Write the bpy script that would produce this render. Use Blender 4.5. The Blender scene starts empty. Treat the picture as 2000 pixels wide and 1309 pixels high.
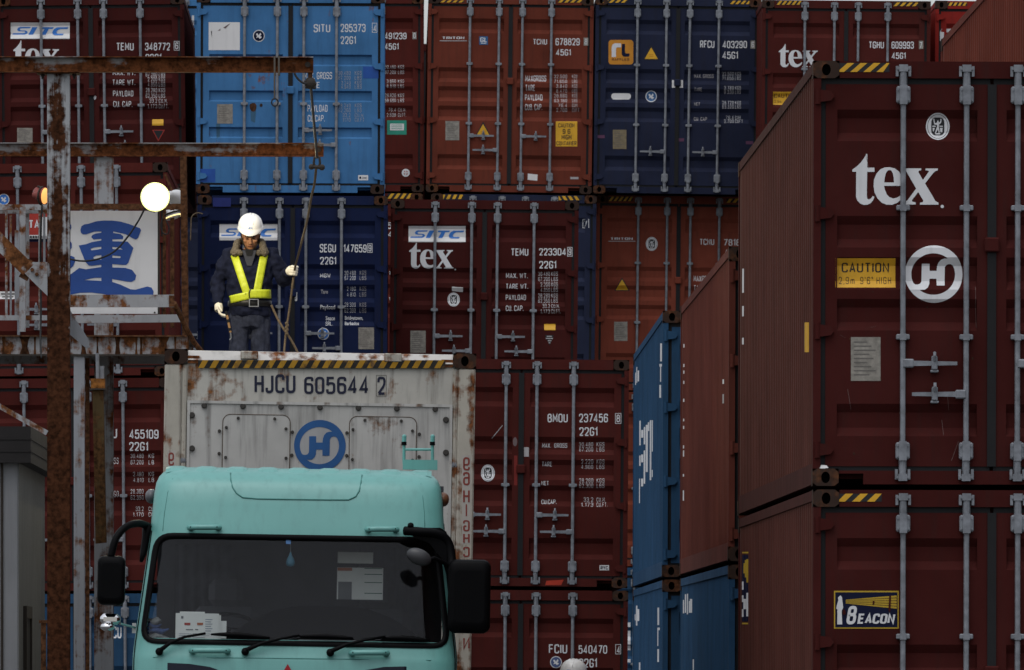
import bpy, bmesh, math, random
from mathutils import Vector, Matrix
R = math.radians
scene = bpy.context.scene
COL = scene.collection
random.seed(7)

# ------------------------------------------------------------------ camera
F = 17000.0                     # focal length in photo pixels (photo 2000 wide)
CAMH = 1.75                     # eye height
HOR = 1290.0                    # horizon row in the photo
cd = bpy.data.cameras.new('camera')
cam = bpy.data.objects.new('camera', cd)
COL.objects.link(cam)
cam.location = (0, 0, CAMH)
cam.rotation_euler = (R(90), 0, 0)
cd.sensor_width = 36.0
cd.lens = 36.0 * F / 2000.0
cd.shift_y = (HOR - 654.5) / 2000.0
cd.clip_start = 1.0
cd.clip_end = 5000.0
cd.dof.use_dof = True
cd.dof.focus_distance = 74.0
cd.dof.aperture_fstop = 22.0
scene.camera = cam

# ------------------------------------------------------------------ light
SUN_EL, SUN_ROT = 68.0, 205.0
world = bpy.data.worlds.new('World')
scene.world = world
world.use_nodes = True
wn = world.node_tree
wn.nodes.clear()
sky = wn.nodes.new('ShaderNodeTexSky')
sky.sky_type = 'NISHITA'
sky.sun_disc = False
sky.sun_elevation = R(SUN_EL)
sky.sun_rotation = R(SUN_ROT)
sky.air_density = 1.0
sky.dust_density = 0.6
hsv = wn.nodes.new('ShaderNodeHueSaturation')   # overcast: the blue is greyed out
hsv.inputs['Saturation'].default_value = 0.22
bg = wn.nodes.new('ShaderNodeBackground')
bg.inputs['Strength'].default_value = 0.10
wo = wn.nodes.new('ShaderNodeOutputWorld')
wn.links.new(sky.outputs[0], hsv.inputs['Color'])
# cloud cover: the overcast dome is brighter overhead than low down
wtc = wn.nodes.new('ShaderNodeTexCoord'); wsx = wn.nodes.new('ShaderNodeSeparateXYZ'); wmr = wn.nodes.new('ShaderNodeMapRange')
wmr.inputs[1].default_value = 0.0; wmr.inputs[2].default_value = 1.0; wmr.inputs[3].default_value = 0.58; wmr.inputs[4].default_value = 2.5
wmx = wn.nodes.new('ShaderNodeMix'); wmx.data_type = 'RGBA'; wmx.blend_type = 'MULTIPLY'; wmx.inputs[0].default_value = 1.0
wn.links.new(wtc.outputs['Generated'], wsx.inputs[0]); wn.links.new(wsx.outputs[2], wmr.inputs[0])
wn.links.new(hsv.outputs[0], wmx.inputs[6]); wn.links.new(wmr.outputs[0], wmx.inputs[7])
wn.links.new(wmx.outputs[2], bg.inputs['Color'])
wn.links.new(bg.outputs[0], wo.inputs['Surface'])

sd = bpy.data.lights.new('sun', 'SUN')
sd.energy = 0.6
sd.angle = R(40)
sd.color = (1.0, 0.97, 0.93)
sun = bpy.data.objects.new('sun', sd)
COL.objects.link(sun)
sun.location = (0, 0, 60)
# the light comes from above and behind the camera's left shoulder
def aim(o, d):
    o.rotation_euler = Vector(d).to_track_quat('-Z', 'Y').to_euler()
az = R(SUN_ROT)
sdir = Vector((math.sin(az) * math.cos(R(SUN_EL)), math.cos(az) * math.cos(R(SUN_EL)), math.sin(R(SUN_EL))))
aim(sun, -sdir)
scene.view_settings.view_transform = 'Standard'
scene.view_settings.look = 'None'
scene.view_settings.exposure = 0.38
scene.view_settings.gamma = 1.0
try:
    scene.cycles.max_bounces = 5
    scene.cycles.diffuse_bounces = 2
    scene.cycles.glossy_bounces = 2
    scene.cycles.transparent_max_bounces = 8
    scene.cycles.sample_clamp_indirect = 4.0
    scene.cycles.caustics_reflective = False
    scene.cycles.caustics_refractive = False
except Exception:
    pass

# ------------------------------------------------------------------ helpers
def W(x, y, d):
    """the point d metres away that the photo shows at pixel (x, y)"""
    return Vector(((x - 1000.0) * d / F, d, CAMH + (HOR - y) * d / F))

class MB:
    def __init__(self):
        self.v = []; self.f = []; self.m = []
    def add(self, vs, fs, mi=0):
        n = len(self.v)
        self.v += [tuple(p) for p in vs]
        self.f += [tuple(i + n for i in f) for f in fs]
        self.m += [mi] * len(fs)
        return self
    def box(self, a, b, mi=0, bev=0.0):
        x0, y0, z0 = a; x1, y1, z1 = b
        if x0 > x1: x0, x1 = x1, x0
        if y0 > y1: y0, y1 = y1, y0
        if z0 > z1: z0, z1 = z1, z0
        if bev <= 0:
            return self.add([(x0,y0,z0),(x1,y0,z0),(x1,y1,z0),(x0,y1,z0),(x0,y0,z1),(x1,y0,z1),(x1,y1,z1),(x0,y1,z1)],
                     [(0,3,2,1),(4,5,6,7),(0,1,5,4),(1,2,6,5),(2,3,7,6),(3,0,4,7)], mi)
        c = ((x0+x1)/2,(y0+y1)/2,(z0+z1)/2); h = ((x1-x0)/2,(y1-y0)/2,(z1-z0)/2)
        bev = min(bev, .45*2*min(h))
        bm = bmesh.new()
        bmesh.ops.create_cube(bm, size=1.0)
        for v in bm.verts:
            v.co = Vector((c[0]+v.co.x*2*h[0], c[1]+v.co.y*2*h[1], c[2]+v.co.z*2*h[2]))
        bmesh.ops.bevel(bm, geom=bm.edges[:], offset=bev, segments=1, affect='EDGES')
        bm.verts.index_update()
        self.add([v.co[:] for v in bm.verts], [[v.index for v in f.verts] for f in bm.faces], mi)
        bm.free(); return self
    def obox(self, p, q, w, h, up=(0,0,1), mi=0):
        """bar of w x h section from p to q"""
        p = Vector(p); q = Vector(q); d = (q-p).normalized(); up = Vector(up)
        s = d.cross(up)
        if s.length < 1e-4: s = d.cross(Vector((1,0,0)))
        s.normalize(); u = s.cross(d).normalized()
        vs = []
        for e in (p, q):
            for a, b in ((-1,-1),(1,-1),(1,1),(-1,1)):
                vs.append(e + s*(a*w/2) + u*(b*h/2))
        return self.add(vs, [(3,2,1,0),(4,5,6,7),(0,1,5,4),(1,2,6,5),(2,3,7,6),(3,0,4,7)], mi)
    def tube(self, pts, r, n=8, mi=0, cap=True):
        pts = [Vector(p) for p in pts]
        rs = r if isinstance(r, (list, tuple)) else [r]*len(pts)
        vs = []; fs = []; ref = None
        for i, p in enumerate(pts):
            if i == 0: d = pts[1]-p
            elif i == len(pts)-1: d = p-pts[i-1]
            else: d = (pts[i+1]-p).normalized()+(p-pts[i-1]).normalized()
            d.normalize()
            if ref is None:
                ref = Vector((0,0,1)) if abs(d.z) < .9 else Vector((1,0,0))
            s = d.cross(ref)
            if s.length < 1e-5: s = d.cross(Vector((0,1,0)))
            s.normalize(); u = s.cross(d).normalized(); ref = u
            for k in range(n):
                a = 2*math.pi*k/n
                vs.append(p + s*(math.cos(a)*rs[i]) + u*(math.sin(a)*rs[i]))
        for i in range(len(pts)-1):
            for k in range(n):
                k2 = (k+1) % n
                fs.append((i*n+k, i*n+k2, (i+1)*n+k2, (i+1)*n+k))
        if cap:
            fs.append(tuple(range(n-1,-1,-1))); fs.append(tuple((len(pts)-1)*n+k for k in range(n)))
        return self.add(vs, fs, mi)
    def cyl(self, c, axis, r, h, n=16, mi=0, r2=None):
        c = Vector(c); a = Vector(axis).normalized()
        return self.tube([c - a*h/2, c + a*h/2], [r, r if r2 is None else r2], n, mi)
    def ball(self, c, r, n=12, m=8, mi=0):
        rx, ry, rz = r if isinstance(r, (list, tuple)) else (r, r, r)
        vs = [(c[0], c[1], c[2]+rz)]
        for j in range(1, m):
            t = math.pi*j/m
            for k in range(n):
                a = 2*math.pi*k/n
                vs.append((c[0]+rx*math.sin(t)*math.cos(a), c[1]+ry*math.sin(t)*math.sin(a), c[2]+rz*math.cos(t)))
        vs.append((c[0], c[1], c[2]-rz)); fs = []
        for k in range(n):
            fs.append((0, 1+k, 1+(k+1) % n))
            fs.append((len(vs)-1, 1+(m-2)*n+(k+1) % n, 1+(m-2)*n+k))
        for j in range(m-2):
            for k in range(n):
                fs.append((1+j*n+k, 1+(j+1)*n+k, 1+(j+1)*n+(k+1) % n, 1+j*n+(k+1) % n))
        return self.add(vs, fs, mi)
    def prism(self, poly, y0, y1, mi=0):
        """(x, z) outline extruded from y0 (front) to y1"""
        n = len(poly)
        vs = [(p[0], y0, p[1]) for p in poly]+[(p[0], y1, p[1]) for p in poly]
        fs = [tuple(range(n)), tuple(range(2*n-1, n-1, -1))]
        for i in range(n):
            j = (i+1) % n
            fs.append((i, i+n, j+n, j))
        return self.add(vs, fs, mi)
    def grid(self, rows, mi=0, closed=False):
        n = len(rows[0]); base = [p for r in rows for p in r]; fs = []
        for i in range(len(rows)-1):
            for k in range(n if closed else n-1):
                k2 = (k+1) % n
                fs.append((i*n+k, i*n+k2, (i+1)*n+k2, (i+1)*n+k))
        return self.add(base, fs, mi)
    def mesh(self, name, smooth=False):
        me = bpy.data.meshes.new(name)
        me.from_pydata([tuple(v) for v in self.v], [], self.f)
        bm = bmesh.new(); bm.from_mesh(me)
        bmesh.ops.recalc_face_normals(bm, faces=bm.faces[:])
        bm.to_mesh(me); bm.free()
        for p, m in zip(me.polygons, self.m): p.material_index = m
        if smooth:
            for p in me.polygons: p.use_smooth = True
        return me
    def build(self, name, mats, parent=None, smooth=False, autosmooth=None):
        me = self.mesh(name, smooth or autosmooth is not None)
        return put(name, me, mats, parent, autosmooth)

def put(name, me, mats, parent=None, autosmooth=None):
    if not isinstance(mats, (list, tuple)): mats = [mats]
    if len(me.materials) == 0:
        for m in mats: me.materials.append(m)
    if autosmooth is not None:
        bm = bmesh.new(); bm.from_mesh(me)
        lim = R(autosmooth)
        for e in bm.edges:
            e.smooth = not (len(e.link_faces) == 2 and e.calc_face_angle(0) > lim)
        bm.to_mesh(me); bm.free()
    o = bpy.data.objects.new(name, me)
    COL.objects.link(o)
    for i, m in enumerate(mats):
        if me.materials[i] is not m:
            o.material_slots[i].link = 'OBJECT'; o.material_slots[i].material = m
    if parent is not None: o.parent = parent
    return o

def tag(o, label=None, cat=None, group=None, kind=None):
    if label: o['label'] = label
    if cat: o['category'] = cat
    if group: o['group'] = group
    if kind: o['kind'] = kind
    return o

def empty(name, loc, rot=(0,0,0)):
    o = bpy.data.objects.new(name, None)
    o.empty_display_size = .3
    COL.objects.link(o); o.location = loc; o.rotation_euler = rot
    return o

# ------------------------------------------------------------------ materials
MATS = {}
def lin(c):
    return tuple(((x/255.0)/12.92 if x/255.0 <= .04045 else ((x/255.0+.055)/1.055)**2.4) for x in c)

class NT:
    def __init__(self, name):
        self.mat = bpy.data.materials.new(name); self.mat.use_nodes = True
        self.t = self.mat.node_tree; self.t.nodes.clear()
        self.out = self.n('ShaderNodeOutputMaterial')
        self.b = self.n('ShaderNodeBsdfPrincipled')
        self.l(self.b.outputs[0], self.out.inputs['Surface'])
    def n(self, t, **k):
        x = self.t.nodes.new(t)
        for a, b in k.items(): setattr(x, a, b)
        return x
    def l(self, a, b): self.t.links.new(a, b)
    def coords(self, scale=(1,1,1)):
        tc = self.n('ShaderNodeTexCoord'); oi = self.n('ShaderNodeObjectInfo')
        mul = self.n('ShaderNodeVectorMath', operation='SCALE')
        cx = self.n('ShaderNodeCombineXYZ')
        self.l(oi.outputs['Random'], cx.inputs[0]); self.l(oi.outputs['Random'], cx.inputs[1]); self.l(oi.outputs['Random'], cx.inputs[2])
        self.l(cx.outputs[0], mul.inputs[0]); mul.inputs['Scale'].default_value = 37.0
        add = self.n('ShaderNodeVectorMath', operation='ADD')
        self.l(tc.outputs['Object'], add.inputs[0]); self.l(mul.outputs[0], add.inputs[1])
        mp = self.n('ShaderNodeMapping'); mp.inputs['Scale'].default_value = scale
        self.l(add.outputs[0], mp.inputs[0])
        return mp.outputs[0]
    def noise(self, scale, vec, detail=5, rough=.6):
        x = self.n('ShaderNodeTexNoise'); x.inputs['Scale'].default_value = scale
        x.inputs['Detail'].default_value = detail; x.inputs['Roughness'].default_value = rough
        self.l(vec, x.inputs['Vector']); return x.outputs['Fac']
    def ramp(self, fac, p0, p1, c0=(0,0,0,1), c1=(1,1,1,1)):
        x = self.n('ShaderNodeValToRGB'); e = x.color_ramp.elements
        e[0].position = p0; e[1].position = p1; e[0].color = c0; e[1].color = c1
        self.l(fac, x.inputs[0]); return x.outputs[0]
    def mix(self, fac, a, b, mode='MIX'):
        x = self.n('ShaderNodeMix', data_type='RGBA', blend_type=mode)
        for s, v in ((x.inputs[0], fac), (x.inputs[6], a), (x.inputs[7], b)):
            if hasattr(v, 'links'): self.l(v, s)
            elif isinstance(v, (int, float)): s.default_value = v
            else: s.default_value = (v[0], v[1], v[2], 1)
        return x.outputs[2]

def paint(name, col, rough=.55, fade=.25, rust=.0, dirt=.25, bump=.0, spec=.3, rustcol=(.16,.055,.02), grad=None, strk=(7,7,.55), big=.9, core=None, dirtcol=(.022,.018,.016)):
    """weathered paint: uneven fading, vertical dirt streaks, optional rust patches"""
    if name in MATS: return MATS[name]
    t = NT(name); c = t.coords(); cs = t.coords(strk)
    n1 = t.noise(big, c, 6, .65)
    n2 = t.noise(2.2, cs, 5, .6)
    n3 = t.noise(9, c, 4, .6)
    lum = [min(1, x*(1+fade)+.012*fade) for x in col]; dk = [x*(1-fade*.8) for x in col]
    base = t.mix(t.ramp(n1, .3, .7), dk, lum)
    d = t.ramp(n2, .5, .8)
    m = t.n('ShaderNodeMath', operation='MULTIPLY'); t.l(d, m.inputs[0]); m.inputs[1].default_value = dirt
    base = t.mix(m.outputs[0], base, dirtcol)
    if rust > 0:
        s = t.n('ShaderNodeMath', operation='MULTIPLY_ADD'); t.l(n3, s.inputs[0]); s.inputs[1].default_value = .45
        t.l(n1, s.inputs[2])
        s2 = t.n('ShaderNodeMath', operation='MULTIPLY_ADD'); t.l(n2, s2.inputs[0]); s2.inputs[1].default_value = .45; t.l(s.outputs[0], s2.inputs[2])
        lo = 1.22 - rust*.55
        if grad:      # more rust towards the foot: (height with none, height with full, amount)
            tc = t.n('ShaderNodeTexCoord'); sx = t.n('ShaderNodeSeparateXYZ'); t.l(tc.outputs['Object'], sx.inputs[0])
            g = t.n('ShaderNodeMapRange'); t.l(sx.outputs[2], g.inputs[0]); g.inputs[1].default_value = grad[0]; g.inputs[2].default_value = grad[1]
            g.inputs[3].default_value = 0; g.inputs[4].default_value = grad[2]
            ad = t.n('ShaderNodeMath', operation='ADD'); t.l(s2.outputs[0], ad.inputs[0]); t.l(g.outputs[0], ad.inputs[1]); s2 = ad
        if core:      # rust thickest down the middle of the face: (half width, amount)
            tc = t.n('ShaderNodeTexCoord'); sx = t.n('ShaderNodeSeparateXYZ'); t.l(tc.outputs['Object'], sx.inputs[0])
            ab = t.n('ShaderNodeMath', operation='ABSOLUTE'); t.l(sx.outputs[0], ab.inputs[0])
            g = t.n('ShaderNodeMapRange'); t.l(ab.outputs[0], g.inputs[0]); g.inputs[1].default_value = core[0]; g.inputs[2].default_value = 0
            g.inputs[3].default_value = 0; g.inputs[4].default_value = core[1]
            ad = t.n('ShaderNodeMath', operation='ADD'); t.l(s2.outputs[0], ad.inputs[0]); t.l(g.outputs[0], ad.inputs[1]); s2 = ad
        mr = t.n('ShaderNodeMapRange'); t.l(s2.outputs[0], mr.inputs[0]); mr.inputs[1].default_value = lo-.10; mr.inputs[2].default_value = lo+.02
        n4 = t.noise(26, c, 3, .6)
        rc = t.mix(t.ramp(n4, .35, .65), [x*.45 for x in rustcol], [x*1.5 for x in rustcol])
        base = t.mix(mr.outputs[0], base, rc)
    t.l(base, t.b.inputs['Base Color'])
    rr = t.n('ShaderNodeMapRange'); t.l(n2, rr.inputs[0]); rr.inputs[3].default_value = rough-.1; rr.inputs[4].default_value = min(1, rough+.15)
    t.l(rr.outputs[0], t.b.inputs['Roughness'])
    t.b.inputs['Specular IOR Level'].default_value = spec
    if bump > 0:
        bp = t.n('ShaderNodeBump'); bp.inputs['Strength'].default_value = bump; bp.inputs['Distance'].default_value = .02
        t.l(t.noise(1.6, c, 2, .5), bp.inputs['Height']); t.l(bp.outputs[0], t.b.inputs['Normal'])
    MATS[name] = t.mat
    return t.mat

def plain(name, col, rough=.6, metal=0.0, spec=.3, var=.12, scale=6.0):
    if name in MATS: return MATS[name]
    t = NT(name); c = t.coords()
    n = t.noise(scale, c, 4, .6)
    t.l(t.mix(t.ramp(n, .3, .7), [x*(1-var) for x in col], [min(1, x*(1+var)) for x in col]), t.b.inputs['Base Color'])
    t.b.inputs['Roughness'].default_value = rough; t.b.inputs['Metallic'].default_value = metal
    t.b.inputs['Specular IOR Level'].default_value = spec
    MATS[name] = t.mat
    return t.mat

def emit(name, col, st):
    m = bpy.data.materials.new(name); m.use_nodes = True
    b = m.node_tree.nodes['Principled BSDF']
    b.inputs['Base Color'].default_value = (*col, 1)
    b.inputs['Emission Color'].default_value = (*col, 1); b.inputs['Emission Strength'].default_value = st
    return m

M_GALV = plain('galvanised steel', (.195,.205,.225), .6, .2, .25, .3, 14)
M_GASK = plain('black rubber gasket', (.012,.012,.013), .7, 0, .2)
M_HOLE = plain('dark hollow', (.004,.004,.004), .9, 0, .0)
M_WHITE = paint('white lettering paint', (.62,.62,.63), .6, .12, 0, .18)
M_DIMW = paint('weathered pale lettering paint', (.36,.34,.34), .6, .12, 0, .25)
M_BLACK = plain('black marking film', (.012,.012,.014), .6)
M_YEL = plain('yellow marking film', (.62,.33,.02), .55, 0, .3, .15)
M_ORG = plain('orange marking film', (.50,.20,.015), .55)
M_NAVY = plain('navy marking film', (.006,.008,.028), .6, 0, .1)
M_SBLUE = plain('blue marking film', (.03,.16,.50), .5)
M_PLATE = plain('dull aluminium plate', (.24,.22,.19), .6, .2, .3, .3, 20)
M_PANEL = paint('white vinyl panel', (.66,.65,.64), .5, .08, 0, .12)
M_RED = plain('red marking film', (.35,.03,.02), .55)
M_GREEN = plain('green marking film', (.02,.22,.15), .55)
# ------------------------------------------------------------------ flat shapes and lettering
def curve_fill(polys):
    cu = bpy.data.curves.new('outline', 'CURVE'); cu.dimensions = '2D'; cu.fill_mode = 'BOTH'
    for p in polys:
        sp = cu.splines.new('POLY'); sp.points.add(len(p)-1)
        for i, q in enumerate(p): sp.points[i].co = (q[0], q[1], 0, 1)
        sp.use_cyclic_u = True
    o = bpy.data.objects.new('outline', cu)
    me = o.to_mesh()
    vs = [(v.co.x, v.co.y) for v in me.vertices]; fs = [tuple(p.vertices) for p in me.polygons]
    o.to_mesh_clear(); bpy.data.objects.remove(o); bpy.data.curves.remove(cu)
    return vs, fs

# a narrow round-cornered stencil alphabet, drawn as strokes
def rounded(pts, r, closed=False, n=4):
    out = []; N = len(pts)
    for i, p in enumerate(pts):
        if not closed and i in (0, N-1): out.append(p); continue
        a, b = Vector(pts[i-1]), Vector(pts[(i+1) % N]); v = Vector(p)
        da, db = (a-v), (b-v); k = min(r, da.length*.5, db.length*.5)
        s, e = v+da.normalized()*k, v+db.normalized()*k
        for j in range(n+1):
            t = j/n; q = s*(1-t)**2+v*(2*t*(1-t))+e*t*t; out.append((q.x, q.y))
    return out
_r = .2
def O(x0, y0, x1, y1, r=_r): return ('c', [(x0,y0),(x1,y0),(x1,y1),(x0,y1)], r)
def P_(*p, r=_r): return ('o', list(p), r)
def L_(*p): return ('o', list(p), 0)
w = .44
GLY = {
 '0': [O(0,0,w,1)], '1': [L_((0,.78),(.17,1),(.17,0))], '2': [P_((0,.72),(0,1),(w,1),(w,.55),(.02,.02)), L_((0,0),(w,0))],
 '3': [P_((0,.76),(0,1),(w,1),(w,.53),(.14,.53)), P_((.14,.53),(w,.53),(w,0),(0,0),(0,.24))], '4': [L_((.33,0),(.33,1),(0,.24),(w+.03,.24))],
 '5': [L_((w-.02,1),(.03,1),(.01,.5)), P_((.01,.5),(.1,.64),(w,.64),(w,0),(0,0),(0,.24))], '6': [P_((w,.78),(w,1),(0,1),(0,0),(w,0),(w,.58),(.02,.58))],
 '7': [L_((0,1),(w,1),(.12,0))], '8': [O(.02,.53,w-.02,1), O(0,0,w,.53)], '9': [P_((0,.22),(0,0),(w,0),(w,1),(0,1),(0,.42),(w,.42))],
 'A': [L_((0,0),(.22,1),(.44,0)), L_((.08,.3),(.36,.3))], 'B': [P_((0,.53),(0,1),(w-.03,1),(w-.03,.53),(0,.53)), P_((0,.53),(w,.53),(w,0),(0,0),(0,.53))],
 'C': [P_((w,.74),(w,1),(0,1),(0,0),(w,0),(w,.26))], 'D': [P_((0,0),(w,0),(w,1),(0,1)), L_((0,1),(0,0))], 'E': [L_((w-.04,1),(0,1),(0,0),(w-.04,0)), L_((0,.52),(w-.08,.52))],
 'F': [L_((w-.04,1),(0,1),(0,0)), L_((0,.52),(w-.08,.52))], 'G': [P_((w,.74),(w,1),(0,1),(0,0),(w,0),(w,.46)), L_((w,.46),(.22,.46))], 'H': [L_((0,0),(0,1)), L_((w,0),(w,1)), L_((0,.52),(w,.52))],
 'I': [L_((0,0),(0,1))], 'J': [P_((.36,1),(.36,0),(0,0),(0,.26))], 'K': [L_((0,0),(0,1)), L_((w,1),(.02,.45)), L_((.14,.56),(w,0))], 'L': [L_((0,1),(0,0),(w-.06,0))],
 'M': [L_((0,0),(0,1),(.26,.3),(.52,1),(.52,0))], 'N': [L_((0,0),(0,1),(w,0),(w,1))], 'O': [O(0,0,w,1)], 'P': [P_((0,.45),(w,.45),(w,1),(0,1)), L_((0,1),(0,0))],
 'R': [P_((0,.48),(w,.48),(w,1),(0,1)), L_((0,1),(0,0)), L_((.22,.48),(w,0))], 'S': [P_((w,.76),(w,1),(0,1),(0,.53),(w,.53),(w,0),(0,0),(0,.24))], 'T': [L_((0,1),(w,1)), L_((w/2,1),(w/2,0))],
 'U': [P_((0,1),(0,0),(w,0),(w,1))], 'V': [L_((0,1),(.22,0),(.44,1))], 'W': [L_((0,1),(.13,0),(.28,.75),(.43,0),(.56,1))], 'X': [L_((0,0),(w,1)), L_((0,1),(w,0))], 'Y': [L_((0,1),(.22,.45),(.44,1)), L_((.22,.45),(.22,0))],
 '.': [L_((0,-.02),(0,.10))], ',': [L_((0,-.12),(.03,.10))], "'": [L_((0,.8),(0,1.04))], '"': [L_((0,.8),(0,1.04)), L_((.13,.8),(.13,1.04))],
 'm': [P_((0,0),(0,.66),(.3,.66),(.3,0)), P_((.3,.66),(.6,.66),(.6,0))]}
def stroke(pts, t, closed):
    N = len(pts); V = [Vector(p) for p in pts]; L = []; Rr = []
    for i in range(N):
        if closed: a, b = V[i-1], V[(i+1) % N]
        else: a, b = V[max(0,i-1)], V[min(N-1,i+1)]
        d0 = (V[i]-a); d1 = (b-V[i])
        if d0.length < 1e-6: d0 = d1
        if d1.length < 1e-6: d1 = d0
        d0.normalize(); d1.normalize()
        m = (d0+d1)
        if m.length < .05: m = d1
        m.normalize(); n = Vector((-m.y, m.x)); k = 1/max(.42, abs(n.dot(Vector((-d1.y, d1.x)))))
        e = Vector((0,0))
        L.append(V[i]+n*(t/2*k)); Rr.append(V[i]-n*(t/2*k))
    vs = [tuple(p) for p in L+Rr]
    fs = [(i, (i+1) % N, N+(i+1) % N, N+i) for i in range(N if closed else N-1)]
    return vs, fs
TXT = {}
def text_sets(s, t=.13):
    """list of (vertices, faces) in the unit box, y down"""
    k = (s, round(t, 3))
    if k in TXT: return TXT[k]
    sets = []
    if all(ch in GLY or ch == ' ' for ch in s):
        x = 0
        for ch in s:
            if ch == ' ': x += .36; continue
            gw = 0
            for i, (typ, pts, r) in enumerate(GLY[ch]):
                q = rounded(pts, r, typ == 'c') if r else pts
                if typ == 'c' : pass
                vs, fs = stroke(q, t, typ == 'c')
                sets.append([[(v[0]+x, v[1]) for v in vs], fs]); gw = max(gw, max(p[0] for p in pts))
            x += gw+(.27 if t > .1 else .36)
    else:
        cu = bpy.data.curves.new('words', 'FONT'); cu.body = s; cu.size = 1.0; cu.resolution_u = 3; cu.offset = .02
        cu.dimensions = '2D'; cu.fill_mode = 'BOTH'
        o = bpy.data.objects.new('words', cu); COL.objects.link(o)
        ev = o.evaluated_get(bpy.context.evaluated_depsgraph_get()); me = ev.to_mesh()
        sets.append([[(v.co.x, v.co.y) for v in me.vertices], [tuple(p.vertices) for p in me.polygons]])
        ev.to_mesh_clear(); bpy.data.objects.remove(o); bpy.data.curves.remove(cu)
    al = [v for q in sets for v in q[0]]
    x0 = min(v[0] for v in al); x1 = max(v[0] for v in al); y0 = min(v[1] for v in al); y1 = max(v[1] for v in al)
    if s in ('1', 'I'): x0 -= .12; x1 += .12
    TXT[k] = [([((v[0]-x0)/(x1-x0), (y1-v[1])/(y1-y0)) for v in vs], fs) for vs, fs in sets]
    return TXT[k]

def smooth(pts, n=4):
    """closed Catmull-Rom through pts"""
    out = []; N = len(pts)
    for i in range(N):
        p0, p1, p2, p3 = pts[i-1], pts[i], pts[(i+1) % N], pts[(i+2) % N]
        for k in range(n):
            t = k/n
            out.append(tuple(.5*((2*p1[a])+(-p0[a]+p2[a])*t+(2*p0[a]-5*p1[a]+4*p2[a]-p3[a])*t*t+(-p0[a]+3*p1[a]-3*p2[a]+p3[a])*t**3) for a in (0, 1)))
    return out

def ell(cx, cy, rx, ry, n=40, a0=0, a1=360):
    return [(cx+rx*math.cos(R(a0+(a1-a0)*i/n)), cy+ry*math.sin(R(a0+(a1-a0)*i/n))) for i in range(n)]

def rrect(x0, y0, x1, y1, r, n=5):
    o = []
    for cx, cy, a in ((x1-r, y0+r, -90), (x1-r, y1-r, 0), (x0+r, y1-r, 90), (x0+r, y0+r, 180)):
        for i in range(n+1):
            t = R(a+90*i/n); o.append((cx+r*math.cos(t), cy+r*math.sin(t)))
    return o

# the big serif word on the leased boxes, traced in its own units (y down)
G_T = [(400,100),(420,105),(420,357),(552,357),(552,435),(418,435),(410,880),(420,935),(450,950),(490,930),(520,885),(552,900),(530,960),(480,1020),(420,1045),(360,1050),(290,1025),(235,970),(210,900),(213,435),(140,432),(145,390),(230,330),(300,260),(360,180)]
G_E = [(1100,695),(730,695),(745,760),(780,850),(830,905),(900,930),(970,915),(1030,880),(1075,835),(1100,870),(1060,940),(980,1010),(880,1048),(780,1045),(690,1010),(610,930),(555,820),(537,700),(545,580),(590,470),(660,390),(740,355),(830,348),(930,370),(1010,430),(1070,530),(1098,640)]
G_EH = [(735,632),(745,540),(765,460),(800,410),(830,400),(865,410),(895,460),(912,550),(918,632)]
G_X = [(1120,370),(1425,370),(1425,405),(1380,412),(1370,440),(1455,585),(1560,440),(1565,415),(1505,405),(1505,372),(1732,372),(1732,405),(1680,425),(1640,465),(1495,650),(1690,980),(1745,1008),(1745,1045),(1400,1045),(1400,1008),(1450,1002),(1465,970),(1367,810),(1255,955),(1252,985),(1320,1005),(1320,1042),(1105,1042),(1105,1010),(1170,960),(1330,745),(1140,420),(1110,400)]
G_DOT = ell(1815, 1078, 30, 30, 14)
L_TEX = ([[G_T], [G_E, G_EH], [G_X], [G_DOT]], (140, 100, 1745, 1050))
S_S = [(140,385),(160,350),(430,345),(460,335),(465,315),(440,300),(330,300),(285,290),(262,260),(270,230),(300,200),(340,185),(600,185),(575,220),(370,222),(335,235),(335,260),(360,275),(470,278),(515,300),(522,330),(500,365),(450,385)]
S_I = [(640,190),(765,190),(655,388),(540,388)]
S_T = [(870,192),(1170,192),(1150,232),(1050,235),(970,390),(862,390),(945,235),(850,232)]
S_C = [(1535,190),(1510,235),(1330,235),(1270,270),(1240,320),(1250,350),(1290,360),(1420,358),(1395,402),(1200,402),(1150,380),(1135,330),(1150,280),(1190,230),(1260,195)]
L_SITC = ([[S_S], [S_I], [S_T], [S_C]], (100, 75, 1570, 500))
H_RING = [ell(700,657,570,565,72), ell(690,657,432,408,72)]
H_BAR = [(465,450),(618,450),(618,590),(758,590),(768,500),(792,430),(840,375),(900,352),(965,350),(1100,330),(1200,500),(1150,640),(1120,640),(1110,560),(1080,490),(1040,460),(1000,455),(950,475),(920,520),(913,880),(757,880),(755,745),(618,745),(612,850),(580,920),(520,965),(425,970),(300,990),(190,820),(230,680),(258,690),(268,760),(295,830),(330,858),(380,862),(430,845),(458,800)]
L_H = ([H_RING, [H_BAR]], (130, 92, 1270, 1222))

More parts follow.
